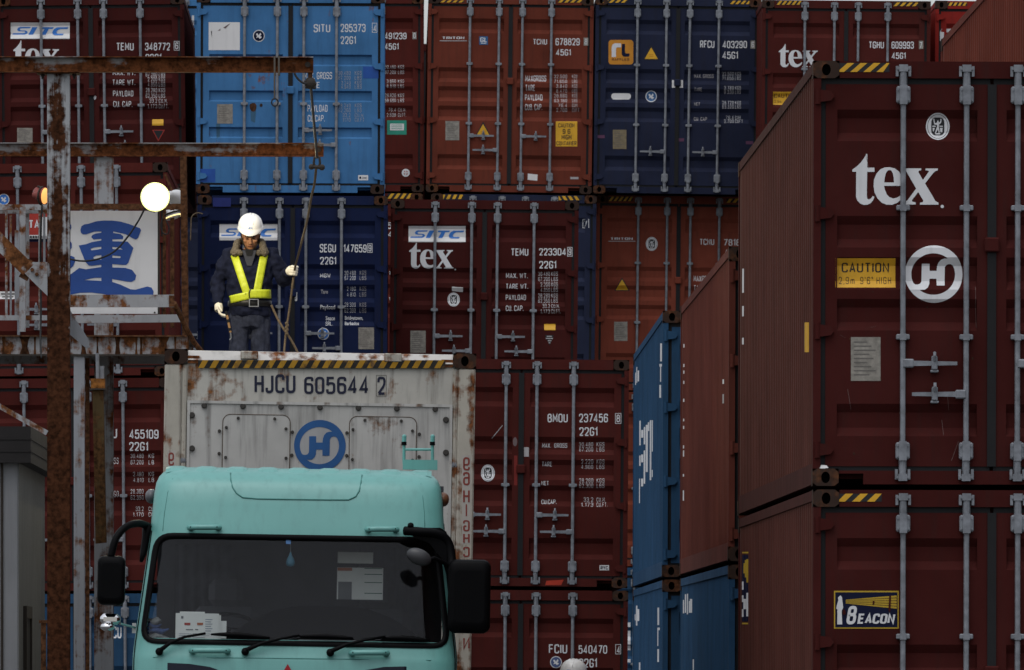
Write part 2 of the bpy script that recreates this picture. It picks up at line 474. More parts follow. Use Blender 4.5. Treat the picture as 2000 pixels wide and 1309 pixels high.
class Decals:
    """flat artwork laid on a door; coordinates are photo pixels of that door"""
    def __init__(self, P, split=None):
        self.P = P; self.items = {}   # (door, part name, mats) -> MB
    def key(self, x, part, mat, lay):
        side = 0 if x < 0 else 1
        return (side, part, mat.name, lay)
    def shape(self, vs, fs, mat, part, lay=1):
        q = [self.P(*v) for v in vs]
        cx = sum(p[0] for p in q)/len(q)
        k = self.key(cx, part, mat, 0)
        mb = self.items.setdefault(k, [MB(), mat])[0]
        mb.add([(p[0], -.0018*lay, p[1]) for p in q], fs)
    def text(self, s, x0, y0, x1, y1, mat=None, part='lettering', bold=.022, lay=1, mirror=False, shear=0):
        for i, (vs, fs) in enumerate(text_sets(s, .11+bold*1.6 if bold > .0125 else .088)):
            if mirror: vs = [(1-a, b) for a, b in vs]
            self.shape([(x0+(x1-x0)*a+shear*(1-b), y0+(y1-y0)*b) for a, b in vs], fs, mat or M_WHITE, part, lay+.18*(i % 3))
    def poly(self, pts, mat, part, lay=1, holes=()):
        vs, fs = curve_fill([pts]+list(holes)); self.shape(vs, fs, mat, part, lay)
    def rect(self, x0, y0, x1, y1, mat, part, lay=1):
        self.shape([(x0,y0),(x1,y0),(x1,y1),(x0,y1)], [(0,1,2,3)], mat, part, lay)
    def logo(self, L, x0, y0, x1, y1, mat, part, lay=1):
        sets, (a0, b0, a1, b1) = L
        for i, g in enumerate(sets):
            vs, fs = curve_fill(g)
            self.shape([(x0+(v[0]-a0)/(a1-a0)*(x1-x0), y0+(v[1]-b0)/(b1-b0)*(y1-y0)) for v in vs], fs, mat, part, lay+.5*i)
    def box(self, x0, y0, x1, y1, w, mat, part, lay=1):
        self.poly([(x0,y0),(x1,y0),(x1,y1),(x0,y1)], mat, part, lay, [[(x0+w,y0+w),(x1-w,y0+w),(x1-w,y1-w),(x0+w,y1-w)]])
    def badge(self, cx, cy, r, rim=None, core=None):
        self.poly(ell(cx, cy, r, r*1.02), M_WHITE if rim is None else rim, 'round_badge', 1)
        self.poly(ell(cx, cy, r*.86, r*.88), core or M_SBLUE, 'round_badge', 2)
        self.poly(smooth([(cx-r*.5,cy-r*.30),(cx-r*.2,cy-r*.42),(cx-r*.02,cy-r*.1),(cx+r*.25,cy-r*.5),(cx+r*.42,cy-r*.2),(cx+r*.2,cy+r*.05),(cx+r*.5,cy+r*.2),(cx+r*.15,cy+r*.5),(cx-r*.1,cy+r*.25),(cx-r*.45,cy+r*.38),(cx-r*.3,cy+r*.05)], 3), M_WHITE, 'round_badge', 3)
    def seal(self, cx, cy, rx, ry):
        """oval class emblem: white ring, dark field, pale figure between two pillars"""
        g = lambda pts, m, l: self.poly([(cx+p[0]*rx, cy+p[1]*ry) for p in pts], m, 'oval_emblem', l)
        g(ell(0,0,1,1), M_WHITE, 1)
        g(ell(0,0,.88,.9), M_BLACK, 1.6); g(ell(0,0,.84,.87), M_WHITE, 2.2)
        g(rrect(-.55,-.66,.55,.66,.34), M_BLACK, 3)
        g(smooth([(-.05,-.42),(.06,-.42),(.08,-.3),(.2,-.36),(.24,-.55),(.3,-.55),(.28,-.28),(.1,-.14),(.1,.1),(.16,.4),(.08,.5),(.0,.2),(-.16,.5),(-.24,.46),(-.1,.1),(-.06,-.12),(-.3,-.16),(-.36,-.56),(-.3,-.56),(-.24,-.26),(-.06,-.3)], 2), M_WHITE, 4)
        g([(-.46,-.06),(-.18,-.06),(-.18,.02),(-.46,.02)], M_WHITE, 4); g([(-.44,.1),(-.26,.1),(-.34,.36),(-.42,.36)], M_WHITE, 4)
        g([(.14,-.06),(.42,-.06),(.42,.02),(.14,.02)], M_WHITE, 4); g([(.18,.1),(.4,.1),(.38,.42),(.22,.42)], M_WHITE, 4)
        g([(-.22,.5),(.2,.5),(.2,.58),(-.22,.58)], M_WHITE, 4)
    def triangle(self, cx, y0, y1, w):
        self.poly([(cx,y0),(cx+w,y1),(cx-w,y1)], M_BLACK, 'warning_triangle', 1)
        h = y1-y0
        self.poly([(cx,y0+h*.16),(cx+w*.83,y1-h*.06),(cx-w*.83,y1-h*.06)], M_YEL, 'warning_triangle', 2)
        self.rect(cx-w*.28, y0+h*.62, cx+w*.28, y0+h*.66, M_ORG, 'warning_triangle', 3)
        self.rect(cx-w*.24, y0+h*.74, cx+w*.24, y0+h*.78, M_ORG, 'warning_triangle', 3)
    def hatch(self, x0, y0, x1, y1, n, lean, part='hazard_stripe', yel=None, blk=None):
        self.poly([(x0,y0),(x1,y0),(x1,y1),(x0,y1)], blk or M_BLACK, part, 1)
        p = (x1-x0)/n
        for i in range(n):
            a = x0+p*i
            q = [(max(x0,min(x1,a+lean)),y0),(max(x0,min(x1,a+lean+p*.52)),y0),(max(x0,min(x1,a+p*.52)),y1),(max(x0,min(x1,a)),y1)]
            self.shape(q, [(0,1,2,3)], yel or M_YEL, part, 2)
    def plate(self, x0, y0, x1, y1, mat=None):
        self.rect(x0, y0, x1, y1, mat or M_PLATE, 'data_plate', 1.5)
        n = 9
        for i in range(n):
            yy = y0+(y1-y0)*(.1+.84*i/n)
            self.rect(x0+(x1-x0)*.1, yy, x0+(x1-x0)*(.55+.35*((i*7) % 5)/5), yy+(y1-y0)*.025, M_DIMP, 'data_plate', 2.2)
M_DIMP = plain('etched plate lettering', (.12,.11,.10), .7)
# ------------------------------------------------------------------ shipping containers
WID = 2.438; HW = WID/2
REC = {2.591: [(.32,.54),(.88,1.08),(1.14,1.37),(1.43,1.67),(2.03,2.27)],
       2.896: [(.33,.545),(1.055,1.27),(1.335,1.555),(1.62,1.835),(2.335,2.555)]}
PAT = {'A8': REC[2.591], 'A9': REC[2.896], 'C8': [(.785,.935),(1.255,1.40),(1.73,1.875)]}
HINGE = {2.591: [.24,.94,1.66,2.37], 2.896: [.24,1.04,1.84,2.65]}
MIDB = {2.591: [1.43], 2.896: [1.0,1.88]}
HAND = {2.591: [1.77,1.96], 2.896: [2.06,2.27]}
DOORX = ((-1.134, -.012), (.012, 1.134))          # left and right leaf
PANX = ((-1.055, -.10), (.10, 1.055))             # corrugated field of each leaf
YF, YD = .022, .058                               # flat and sunk levels
KIND = [None]
def rec(H): return PAT[KIND[0]] if KIND[0] else REC[H]
def prof_points(H, top, bot):
    """(z, depth) along a leaf, top to bottom"""
    pts = [(H-top, YF)]
    for a, b in rec(H):
        s = .058 if KIND[0] != 'C8' else .022
        pts += [(H-a, YF), (H-a-s, YD), (H-b+s, YD), (H-b, YF)]
    pts.append((bot, YF))
    return pts
def depth_at(H, x, z):
    if not (PANX[0][0]-1e-4 <= x <= PANX[0][1]+1e-4 or PANX[1][0]-1e-4 <= x <= PANX[1][1]+1e-4): return YF
    pts = prof_points(H, .157, .135)
    if z >= pts[0][0] or z <= pts[-1][0]: return YF
    for (z0, d0), (z1, d1) in zip(pts, pts[1:]):
        if z1 <= z <= z0:
            return d0 if z0 == z1 else d0+(d1-d0)*(z0-z)/(z0-z1)
    return YF

MESHC = {}
def cached(key, fn):
    if key not in MESHC: MESHC[key] = fn()
    return MESHC[key]

def m_door(H, side):
    mb = MB(); x0, x1 = DOORX[side]; a, b = PANX[side]
    pts = prof_points(H, .157, .135)
    rows = []
    zt, zb = pts[0][0], pts[-1][0]
    e = .006
    mb.grid([[(a, d, z), (b, d, z)] for z, d in pts])
    for p, q in ((x0, a), (b, x1)):
        mb.add([(p,YF,zt),(q,YF,zt),(q,YF,zb),(p,YF,zb)], [(0,1,2,3)])
    for xx in (a, b):
        for i in range(len(rec(H))):
            k = 1+4*i
            mb.add([(xx, d, z) for z, d in pts[k:k+4]], [(0,1,2,3)])
    # leaf edges and back
    mb.add([(x0,YF,zt),(x1,YF,zt),(x1,YF,zb),(x0,YF,zb),(x0,.075,zt),(x1,.075,zt),(x1,.075,zb),(x0,.075,zb)],
           [(0,4,5,1),(1,5,6,2),(2,6,7,3),(3,7,4,0),(4,7,6,5)])
    return mb.mesh('door')

def m_gasket(H, side):
    mb = MB(); x0, x1 = DOORX[side]; zt, zb = H-.157, .135
    g = .034
    out = x0-g if side == 0 else x0-.0
    o2 = x1 if side == 0 else x1+g
    mb.box((out, .030, zt), (o2, .05, zt+.04)); mb.box((out, .030, zb-.03), (o2, .05, zb))
    if side == 0: mb.box((x0-g,.030,zb), (x0,.05,zt)); 
    else: mb.box((x1,.030,zb), (x1+g,.05,zt)); 
    if side == 1: mb.box((-.03,.010,zb), (.03,.0215,zt))     # overlapping centre seal
    return mb.mesh('gasket')

def m_bar(H):
    """locking bar along z at x=0 with cams, guides and brackets"""
    mb = MB(); y = -.006
    z0, z1 = .085, H-.075
    mb.tube([(0,y,z0),(0,y,z1)], .0185, 8)
    for z, s in ((z1, 1), (z0, -1)):
        mb.tube([(0,y,z-s*.09),(0,y,z+s*.02)], .026, 8)
        mb.box((-.045,-.03,z+s*.015), (.045,.002,z+s*.033)); mb.box((-.03,-.034,z+s*.002), (.03,-.004,z+s*.05))
        mb.box((-.052,-.022,z-s*.03), (-.034,.01,z+s*.04)); mb.box((.034,-.022,z-s*.03), (.052,.01,z+s*.04))
        zc = z-s*.155
        mb.box((-.048,-.030,zc-.058), (.048,YF-.001,zc+.058), bev=.01)
        mb.box((-.026,-.038,zc-.066), (.026,-.0295,zc+.066))
        for sx in (-.036,.036):
            for sz in (-.035,.035): mb.cyl((sx,-.033,zc+sz),(0,1,0),.007,.008,6)
    for t in MIDB[H]:
        z = H-t
        mb.box((-.046,-.028,z-.018), (.046,YF-.001,z+.018), bev=.006); mb.box((-.022,-.034,z-.022), (.022,-.0275,z+.022))
    return mb.mesh('locking_bar')

def m_handle(s):
    """handle lever from the bar at x=0 towards s"""
    mb = MB()
    mb.box((s*.0,-.034,-.03), (s*.075,.0,.03), bev=.008)
    mb.add([(s*.07,-.03,-.018),(s*.37,-.03,-.012),(s*.37,-.03,.012),(s*.07,-.03,.018),(s*.07,-.015,-.018),(s*.37,-.015,-.012),(s*.37,-.015,.012),(s*.07,-.015,.018)],
           [(0,1,2,3),(4,7,6,5),(0,4,5,1),(1,5,6,2),(2,6,7,3),(3,7,4,0)])
    x = s*.215
    mb.box((x-.020,-.040,-.045), (x+.020,YF-.001,.052), bev=.008)
    mb.tube([(x,-.042,.02),(x,-.052,.05),(x,-.042,.075)], .011, 6)
    mb.box((x-.028,-.03,-.062), (x+.028,YF-.001,-.044), bev=.005)
    return mb.mesh('handle')

def m_hinge(s):
    mb = MB()
    pl = [(-.062,-.028),(-.03,-.040),(.045,-.030),(.068,0),(.045,.034),(-.03,.044),(-.062,.030)]
    mb.prism([(s*-p[0], p[1]) for p in pl], -.012, YF-.002)
    mb.cyl((s*.045,-.004,0), (0,0,1), .018, .11, 8)
    return mb.mesh('hinge')

def m_casting():
    """corner fitting centred on the corner edge: x 0..-.178, y 0..162, z 0..118, oval hole in the front face"""
    mb = MB(); x0, x1, z0, z1 = -.178, 0.0, 0.0, .118; y0, y1 = -.004, .162
    hole = [(-.089+.030*math.cos(R(22.5*i)), .058+.040*math.sin(R(22.5*i))) for i in range(16)]
    sq = []
    for i in range(16):
        c, s = math.cos(R(22.5*i)), math.sin(R(22.5*i)); k = max(abs(c)/.089, abs(s)/.059)
        sq.append((-.089+c/k, .059+s/k))
    vs = [(p[0], y0, p[1]) for p in hole]+[(p[0], y0, p[1]) for p in sq]+[(p[0], .06, p[1]) for p in hole]
    fs = []; ms = []
    mb2 = MB()
    for i in range(16):
        j = (i+1) % 16
        fs.append((i, j, 16+j, 16+i))
    mb.add(vs, fs)
    mb.add([(p[0], y0, p[1]) for p in hole]+[(p[0], .05, p[1]) for p in hole], [(i, 16+i, 16+(i+1) % 16, (i+1) % 16) for i in range(16)]+[tuple(range(16, 32))], 1)
    mb.add([(x0,y0,z0),(x1,y0,z0),(x1,y0,z1),(x0,y0,z1),(x0,y1,z0),(x1,y1,z0),(x1,y1,z1),(x0,y1,z1)], [(4,5,6,7),(0,4,7,3),(1,2,6,5),(0,1,5,4),(3,7,6,2)])
    return mb

def m_frame(H, L):
    mb = MB(); c = .118
    for s in (-1, 1):
        mb.box((s*HW, 0, c), (s*(HW-.052), .10, H-c)); mb.box((s*(HW-.052), .055, c), (s*(HW-.11), .10, H-c))
        mb.box((s*(HW-.001), L-.10, c), (s*(HW-.09), L-.002, H-c))
        mb.box((s*(HW-.002), .162, 0.012), (s*(HW-.05), L-.162, .155))       # bottom rail
        mb.box((s*(HW-.002), .162, H-.075), (s*(HW-.06), L-.162, H-.004))    # top rail
        mb.box((s*(HW-.045), .1, .155), (s*(HW-.05), L-.1, .157))
    # header and sill between the corner fittings
    mb.box((-HW+.178, .004, H-.117), (HW-.178, .10, H-.002)); 
    mb.box((-HW+.052, .075, H-.16), (HW-.052, .10, H-.118))
    mb.box((-HW+.345, .004, .012), (HW-.345, .09, .105)); 
    for s in (-1, 1): mb.box((s*(HW-.178), .004, .085), (s*(HW-.345), .09, .105))
    mb.box((-HW+.178, L-.1, H-.115), (HW-.178, L-.003, H-.003)); mb.box((-HW+.178, L-.1, .003), (HW-.178, L-.003, .15))
    mb.box((-HW+.05, L-.05, .15), (HW-.05, L-.03, H-.11))
    mb.box((-HW+.06, .1, .05), (HW-.06, L-.1, .15))
    return mb.mesh('frame')

def m_side(H, L, s):
    mb = MB(); p = .278; z0, z1 = .156, H-.076
    xo, xi = HW-.010, HW-.046
    prof = [(.10, xo)]; y = .14
    while y+p < L-.13:
        prof += [(y, xo), (y+.07, xo), (y+.139, xi), (y+.209, xi)]; y += p
    prof += [(y, xo), (L-.10, xo)]
    mb.grid([[(s*x, yy, z0), (s*x, yy, z1)] for yy, x in prof])
    return mb.mesh('side_wall')

def m_roof(H, L):
    mb = MB(); p = .21; y = .16; rows = []
    while y < L-.2:
        rows += [(y, H-.012), (y+.07, H-.012), (y+.10, H-.03), (y+.17, H-.03)]; y += p
    mb.grid([[(-HW+.058, yy, zz), (HW-.058, yy, zz)] for yy, zz in rows])
    return mb.mesh('roof')

def lay_on_door(mb, H):
    """cut flat artwork at the folds of the leaf and press it onto the steel"""
    bm = bmesh.new()
    vs = [bm.verts.new(v) for v in mb.v]
    for f in mb.f:
        try: bm.faces.new([vs[i] for i in f])
        except ValueError: pass
    zs = [v.co.z for v in bm.verts]; xs = [v.co.x for v in bm.verts]
    for z, d in prof_points(H, .157, .135)[1:-1]:
        if min(zs) < z < max(zs):
            bmesh.ops.bisect_plane(bm, geom=bm.verts[:]+bm.edges[:]+bm.faces[:], plane_co=(0,0,z), plane_no=(0,0,1))
    for x in (PANX[0][0], PANX[0][1], PANX[1][0], PANX[1][1]):
        if min(xs) < x < max(xs):
            bmesh.ops.bisect_plane(bm, geom=bm.verts[:]+bm.edges[:]+bm.faces[:], plane_co=(x,0,0), plane_no=(1,0,0))
    for v in bm.verts:
        base = depth_at(H, v.co.x, v.co.z) if .135 < v.co.z < H-.157 else .004
        v.co.y += base
    bmesh.ops.recalc_face_normals(bm, faces=bm.faces[:])
    me = bpy.data.meshes.new('decal'); bm.to_mesh(me); bm.free()
    return me

CASTM = {}
def container(label, xc, yb, s, H, L, mat, roll=0.0, yaw=.013, bars=(.60,.172), art=None, group='stacked shipping containers', castmat=None,
              handles=(0,1,2,3), detail=True, doors=True, pat=None, sidemat=None, postmat=None, bars_on=(0,1,2,3), barmat=None):
    d = F/s; KIND[0] = pat
    root = empty('shipping_container', W(xc, yb, d), (0, R(roll), yaw))
    tag(root, label, 'container', group)
    castmat = castmat or M_CAST; bm_ = barmat or M_GALV
    put('frame', cached(('frame', H, L), lambda: m_frame(H, L)), mat, root)
    for sd in (-1, 1):
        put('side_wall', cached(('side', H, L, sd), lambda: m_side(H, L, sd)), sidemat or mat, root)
    put('roof', cached(('roof', H, L), lambda: m_roof(H, L)), mat, root)
    me = cached(('cast',), lambda: m_casting().mesh('corner_fitting'))
    for sx in (-1, 1):
        for top in (0, 1):
            for back in (0, 1):
                o = put('corner_fitting', me, [castmat, M_HOLE], root)
                o.location = (sx*(HW+.002), L if back else 0, (H-.118) if top else 0)
                o.scale = (sx, -1 if back else 1, 1)
    leaf = []
    for sd in (0, 1):
        o = put('door', cached(('door', H, sd, pat), lambda: m_door(H, sd)), mat, root); leaf.append(o)
        put('gasket', cached(('gask', H, sd), lambda: m_gasket(H, sd)), M_GASK, o)
        for t in HINGE[H]:
            h = put('hinge', cached(('hinge', sd), lambda: m_hinge(1 if sd else -1)), mat, o)
            h.location = ((1 if sd else -1)*(HW-.075), 0, H-t)
    bx = (-bars[0], -bars[1], bars[1], bars[0])
    if detail:
        for i, x in enumerate(bx):
            if i not in bars_on: continue
            o = put('locking_bar', cached(('bar', H), lambda: m_bar(H)), bm_, leaf[i//2]); o.location.x = x
        for i in handles:
            sgn = 1 if i in (0, 2) else -1
            o = put('handle', cached(('hand', sgn), lambda: m_handle(sgn)), bm_, leaf[i//2])
            o.location = (bx[i], 0, H-HAND[H][0 if sgn > 0 else 1])
        mb = MB(); mb.box((-.05, -.02, H-1.30), (.05, YF-.002, H-1.20), bev=.01)
        mb.build('latch_block', mat, leaf[1]); 
    if art:
        cr, sr = math.cos(R(roll)), math.sin(R(roll))
        def P(px, py):
            dx, dz = (px-xc)/s, (yb-py)/s
            return (dx*cr-dz*sr, dx*sr+dz*cr)
        D = Decals(P); art(D)
        for (side, part, mn, lay), (mb, mt) in D.items.items():
            par = root if part == 'hazard_stripe' else leaf[side]
            put(part, lay_on_door(mb, H), mt, par)
    return root

M_SCR = plain('bare scratch', (.12,.07,.065), .7)
M_DIMP2 = plain('grey sticker residue', (.14,.10,.10), .7)
M_CAST = paint('rust browned casting steel', (.034,.020,.015), .85, .3, .28, .3, 0, .1, (.075,.03,.014))
def cpaint(n, c, **k): return paint(n, c, .75, .22, k.pop('rust', 0), k.pop('dirt', .32), .4, .06, **k)
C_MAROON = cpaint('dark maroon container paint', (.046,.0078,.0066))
C_MSIDE = cpaint('dusty brown maroon side paint', (.080,.026,.019))  # lighter, browner maroon for the long sides of the near pair
C_OXSIDE = cpaint('dusty oxide side paint', (.13,.040,.026))
C_MAROON2 = cpaint('maroon container paint', (.060,.0108,.0085))
C_WINE = cpaint('wine red container paint', (.076,.0140,.0105))
C_OXIDE = cpaint('red oxide container paint', (.125,.029,.017))
C_OXIDE3 = cpaint('lighter oxide container paint', (.175,.042,.025))  # oxide colour lightened to offset the shade falling on the TRITON box
C_OXIDE2 = cpaint('orange oxide container paint', (.16,.037,.02))
C_BROWN = cpaint('brown red container paint', (.105,.028,.019))
C_SKY = cpaint('mid blue container paint', (.052,.158,.330), rust=.05, dirt=.3)
C_NAVYC = cpaint('navy blue container paint', (.0075,.013,.045))
C_SLATE = cpaint('slate blue container paint', (.016,.020,.042))
C_BLUE = cpaint('faded blue container paint', (.021,.062,.125))
C_RED = cpaint('bright red container paint', (.22,.018,.014))

H8, H9, L20, L40 = 2.591, 2.896, 6.058, 12.192

def weights(D, xl, xr, xk, rows, h, mat=None, big=None):
    """weight table: rows of (label or None, value, unit, y top)"""
    for lab, val, unit, y in rows:
        m = M_DIMW if mat is None else mat
        if lab: D.text(lab[0], lab[1], lab[2], lab[3], lab[4], M_WHITE, bold=.012)
        w = xk[1]-xr
        D.text(val, xr-(len(val)*xl), y, xr, y+h, m, bold=.010)
        D.text(unit, xk[0], y, xk[1] if '.' in unit else xk[0]+(xk[1]-xk[0])*.82, y+h, m, bold=.010)

def sitc_tex(D, x0, y0, x1, y1, tx0, ty0, tx1, ty1):
    D.rect(x0, y0, x1, y1, M_PANEL, 'logo_panel', 1)
    D.logo(L_SITC, x0, y0, x1, y1, M_SBLUE, 'logo_panel', 2)
    if tx0: D.logo(L_TEX, tx0, ty0, tx1, ty1, M_WHITE, 'logo', 1)

def code(D, owner, num, typ, boxd, frame=1.0, fill=False, mat=None):
    for it in (owner, num, typ):
        if it: D.text(*it, mat or M_WHITE, bold=.03)
    if boxd:
        s, x0, y0, x1, y1 = boxd
        if fill:
            D.rect(x0, y0, x1, y1, M_PLATE, 'lettering', 1)
        else: D.box(x0, y0, x1, y1, frame, M_WHITE, 'lettering', 1)
        px = (x1-x0)*.22; py = (y1-y0)*.14
        D.text(s, x0+px, y0+py, x1-px, y1-py, mat or M_WHITE, bold=.03, lay=2)

# --- far left stack -------------------------------------------------
def art(D):
    sitc_tex(D, 20.5, 44, 136, 76, 26, 79, 116, 139)
    code(D, ('TEMU',228,82,261,98.5), ('348772',283,82,332,98.5), ('22G1',284,104,315,120), ('6',339.5,80,350.5,98.5))
    for t, x0, x1, y in (('MAX. WT.',220,264,135),('TARE WT.',220,264,154.5),('PAYLOAD',220.5,260,175.5),('CU. CAP.',221,258.5,196.5)):
        D.text(t, x0, y, x1, y+12.5, M_WHITE, bold=.015)
    for v, u, y in (('30.480','KGS',131),('67.200','LBS',141),('2.200','KGS',150.5),('4.850','LBS',160.5),('28.280','KGS',171.5),('62.350','LBS',182.5),('33.2','CU.M.',192.5),('1.173','CU.FT.',203)):
        w = 22 if len(v) == 6 else 18 if len(v) == 5 else 14.5
        D.text(v, 306.5-w, y, 306.5, y+8.2, M_WHITE, bold=.012); D.text(u, 310, y, 310+{3:12,5:17,6:18.5}[len(u)], y+8.2, M_WHITE, bold=.012)
    D.rect(297, 232.5, 319, 245, M_YEL, 'caution_sticker', 1)
    D.poly([(297,253.5),(322,253.5),(309,276)], M_RED, 'warning_triangle', 1); D.poly([(299.5,254.8),(319.5,254.8),(309,273)], M_BLACK, 'warning_triangle', 2)
    D.plate(33.5, 250, 63.5, 278)
    D.poly(smooth([(171,183),(180,182),(188,189),(185,195),(179,189)],2), M_WHITE, 'torn_sticker', 1)
container('dark maroon container with SITC panel and half hidden tex, at upper left behind the beams', 181, 381, 150, H8, L20, C_MAROON, -.7, bars=(.645,.168), art=art)

def art(D):
    def t(s, x, y, u, v, m=M_WHITE): D.text(s, x, y, u, v, m, bold=.02)
    D.badge(7, 389.5, 11)
    D.poly(rrect(-8,569,33,584,7), M_PANEL, 'oval_label', 1); D.rect(2, 572.5, 28, 575.5, M_DIMP, 'oval_label', 2); D.rect(4, 578.5, 26, 581, M_DIMP, 'oval_label', 2)
    D.rect(56.5,414,92.5,459, M_RED, 'company_sign', 1); D.rect(56.5,459,92.5,466.5, M_PANEL, 'company_sign', 1); D.rect(56.5,466.5,92.5,472, M_NAVY, 'company_sign', 1)
    D.text('TA', 57, 428, 77, 445, M_WHITE, 'company_sign', .05, 2)
    D.rect(79,424,92.4,459, M_PANEL, 'company_sign', 2); [D.rect(59+i*5, 460.5, 61.5+i*5, 465, M_BLACK, 'company_sign', 2) for i in range(6)]
container('wine red container behind the lit round floodlight and the handrails', 134, 736, 161, H8, L20, C_WINE, -.5, art=art)

def art(D):
    code(D, ('U',219,838,228.5,856), ('455109',252,837.5,309.5,857), ('22G1',252,862,289,881), None)
    for a, x0, x1, y in (('SS',222,231,894),('GO',222,231.5,959)): D.text(a, x0, y, x1, y+12, M_WHITE, bold=.012)
    for v, u, y in (('30.480','KG',886),('67.200','LB',898.5),('2.180','KG',921.5),('4.810','LB',933),('28.300','KG',955.5),('62.390','LB',967.5),('33.2','CUM',989.5),('1.170','CUFT',1000.5)):
        w = 25 if len(v) == 6 else 20 if len(v) == 5 else 15
        D.text(v, 280-w, y, 280, y+8.5, M_WHITE, bold=.012); D.text(u, 290, y, 290+5.2*len(u), y+8.5, M_WHITE, bold=.012)
container('dark red container marked 455109, between the rusty columns and the white reefer', 146, 1156, 161, H8, L20, C_MAROON2, -.4, art=art, handles=(1,3))

def art(D):
    code(D, ('CU',219.5,1224,237,1247), None, None, None)
container('mid blue container at the foot of the left stack, half hidden by the truck mirror', 150, 1577, 161, H8, L20, C_BLUE, -.4, art=art)

# --- second stack: the blue pair and the maroon box ---------------------
def art(D):
    D.rect(407.5, 43.5, 468.5, 98, M_PANEL, 'blank_panel', 1)
    D.poly([(412,62),(414,60),(414,74)], M_BLACK, 'blank_panel', 2)
    D.badge(505.5, 70, 11.5, None, M_NAVY); D.poly([(436,54),(447,47),(450,46),(440,56)], M_DIMP2, 'blank_panel', 2); D.poly([(425,60),(431,56),(430,60)], M_DIMP2, 'blank_panel', 2)
    code(D, ('SITU',612.5,47,645,63), ('295373',665,46.5,714,62.5), ('22G1',665,69.5,695,86), ('4',726.5,44.5,736.5,63.5))
    for a, x0, x1, y, h in (('MAX. GROSS',594,648.5,139.5,15),('TARE',593,624,159,13),('PAYLOAD',600.5,639.5,203.5,15),('CU.CAP.',601,634,223.5,14)):
        D.text(a, x0, y, x1, y+h, M_WHITE, bold=.02)
    for v, u, y in (('30.480','KGS',138.5),('67.200','LBS',148),('2.240','KGS',157.5),('4.940','LBS',165.5),('28.240','KGS',202),('62.260','LBS',211.5),('33.2','CU.M',221),('1170','CU.FT',230)):
        w = 23.5 if len(v) == 6 else 18 if len(v) == 5 else 15
        D.text(v, 684.5-w, y, 684.5, y+7.6, M_DIMW, bold=.012); D.text(u, 693, y, 693+{3:13,4:16,5:18}[len(u)], y+7.6, M_DIMW, bold=.012)
    D.plate(424, 203.5, 454.5, 241.5)
    D.rect(709,129.5,739,153, C_BLUEP, 'touch_up_patch', 1); D.rect(390,330,420.5,356, C_BLUEP, 'touch_up_patch', 1)
    D.poly(smooth([(488,204),(496,201),(501,206),(499,216),(493,218),(488,212)],3), M_CAST, 'rust_stain', 1); D.poly(ell(510,205.5,3,3.5,10), M_CAST, 'rust_stain', 1)
    D.poly([(489,216),(500,216),(498,240),(490,236)], M_STAIN, 'rust_stain', .6)
    D.poly([(422,242),(430,242),(429,268),(423,270)], M_STAIN, 'rust_stain', .6)
    D.rect(699.5, 342, 719, 352, M_PANEL, 'small_label', 1); D.text('CIMC', 707, 345, 717, 349.5, M_NAVY, 'small_label', lay=2)
    D.poly(ell(703.5,347,2,2.6,10), M_NAVY, 'small_label', 2)
C_BLUEP = plain('darker blue touch up paint', (.012,.07,.30), .5)
M_STAIN = plain('thin rust stain on blue', (.035,.10,.17), .7)
container('bright mid blue container marked SITU 295373 with a blank white panel on its left door', 566.5, 378, 150.5, H8, L20, C_SKY, .2, pat='C8', bars=(.597,.172), art=art, handles=(2,3))

def art(D):
    sitc_tex(D, 428.5, 437.5, 542, 469.5, None, 0, 0, 0)
    code(D, ('SEGU',624.5,476.5,656,493), ('147659',671,476,716,493), ('22G1',625,500.5,656.5,517), ('9',717.5,475.5,727.5,493.5))
    for a, x0, x1, y, h in (('MGW',625,645.5,533.5,9),('Tare',626.5,640.5,565.5,8),('Payload',625.5,654.5,595.5,11),('Seace',636,654,617,8.5),('SRL.',636,649.5,628,8)):
        D.text(a, x0, y, x1, y+h, M_WHITE if a != 'Tare' else M_DIMW, bold=.02)
    for v, u, y in (('30 480','KGS',528.5),('67 200','LBS',538.5),('2 180','KGS',559.5),('4 810','LBS',570.5),('28 300','KGS',591),('62 390','LBS',602)):
        w = 21.5 if len(v) == 6 else 17
        D.text(v, 694.5-w, y, 694.5, y+8.3, M_WHITE, bold=.012); D.text(u, 702.5, y, 715, y+8.3, M_DIMW, bold=.012)
    D.text('Bridgetown,', 673.5, 617, 709, 627, M_WHITE, bold=.012); D.text('Barbados', 673.5, 628, 701, 635, M_WHITE, bold=.012)
    D.badge(631.5, 652, 11.5)
    D.plate(700, 639.5, 730.5, 682)
    D.rect(569.5, 571, 580.5, 588, M_PANEL, 'paper_tag', 1); D.rect(572, 575, 576, 580, M_BLACK, 'paper_tag', 2); D.rect(571.5, 582.5, 578.5, 583.4, M_BLACK, 'paper_tag', 2)
    D.rect(416, 386.5, 451, 404, C_NAVYP, 'touch_up_patch', 1)
C_NAVYP = plain('royal blue touch up paint', (.008,.016,.12), .5)
container('navy blue container marked SEGU 147659, right behind the worker', 570.5, 776, 152, H8, L20, C_NAVYC, .2, bars=(.627,.17), art=art, handles=(0,2,3))

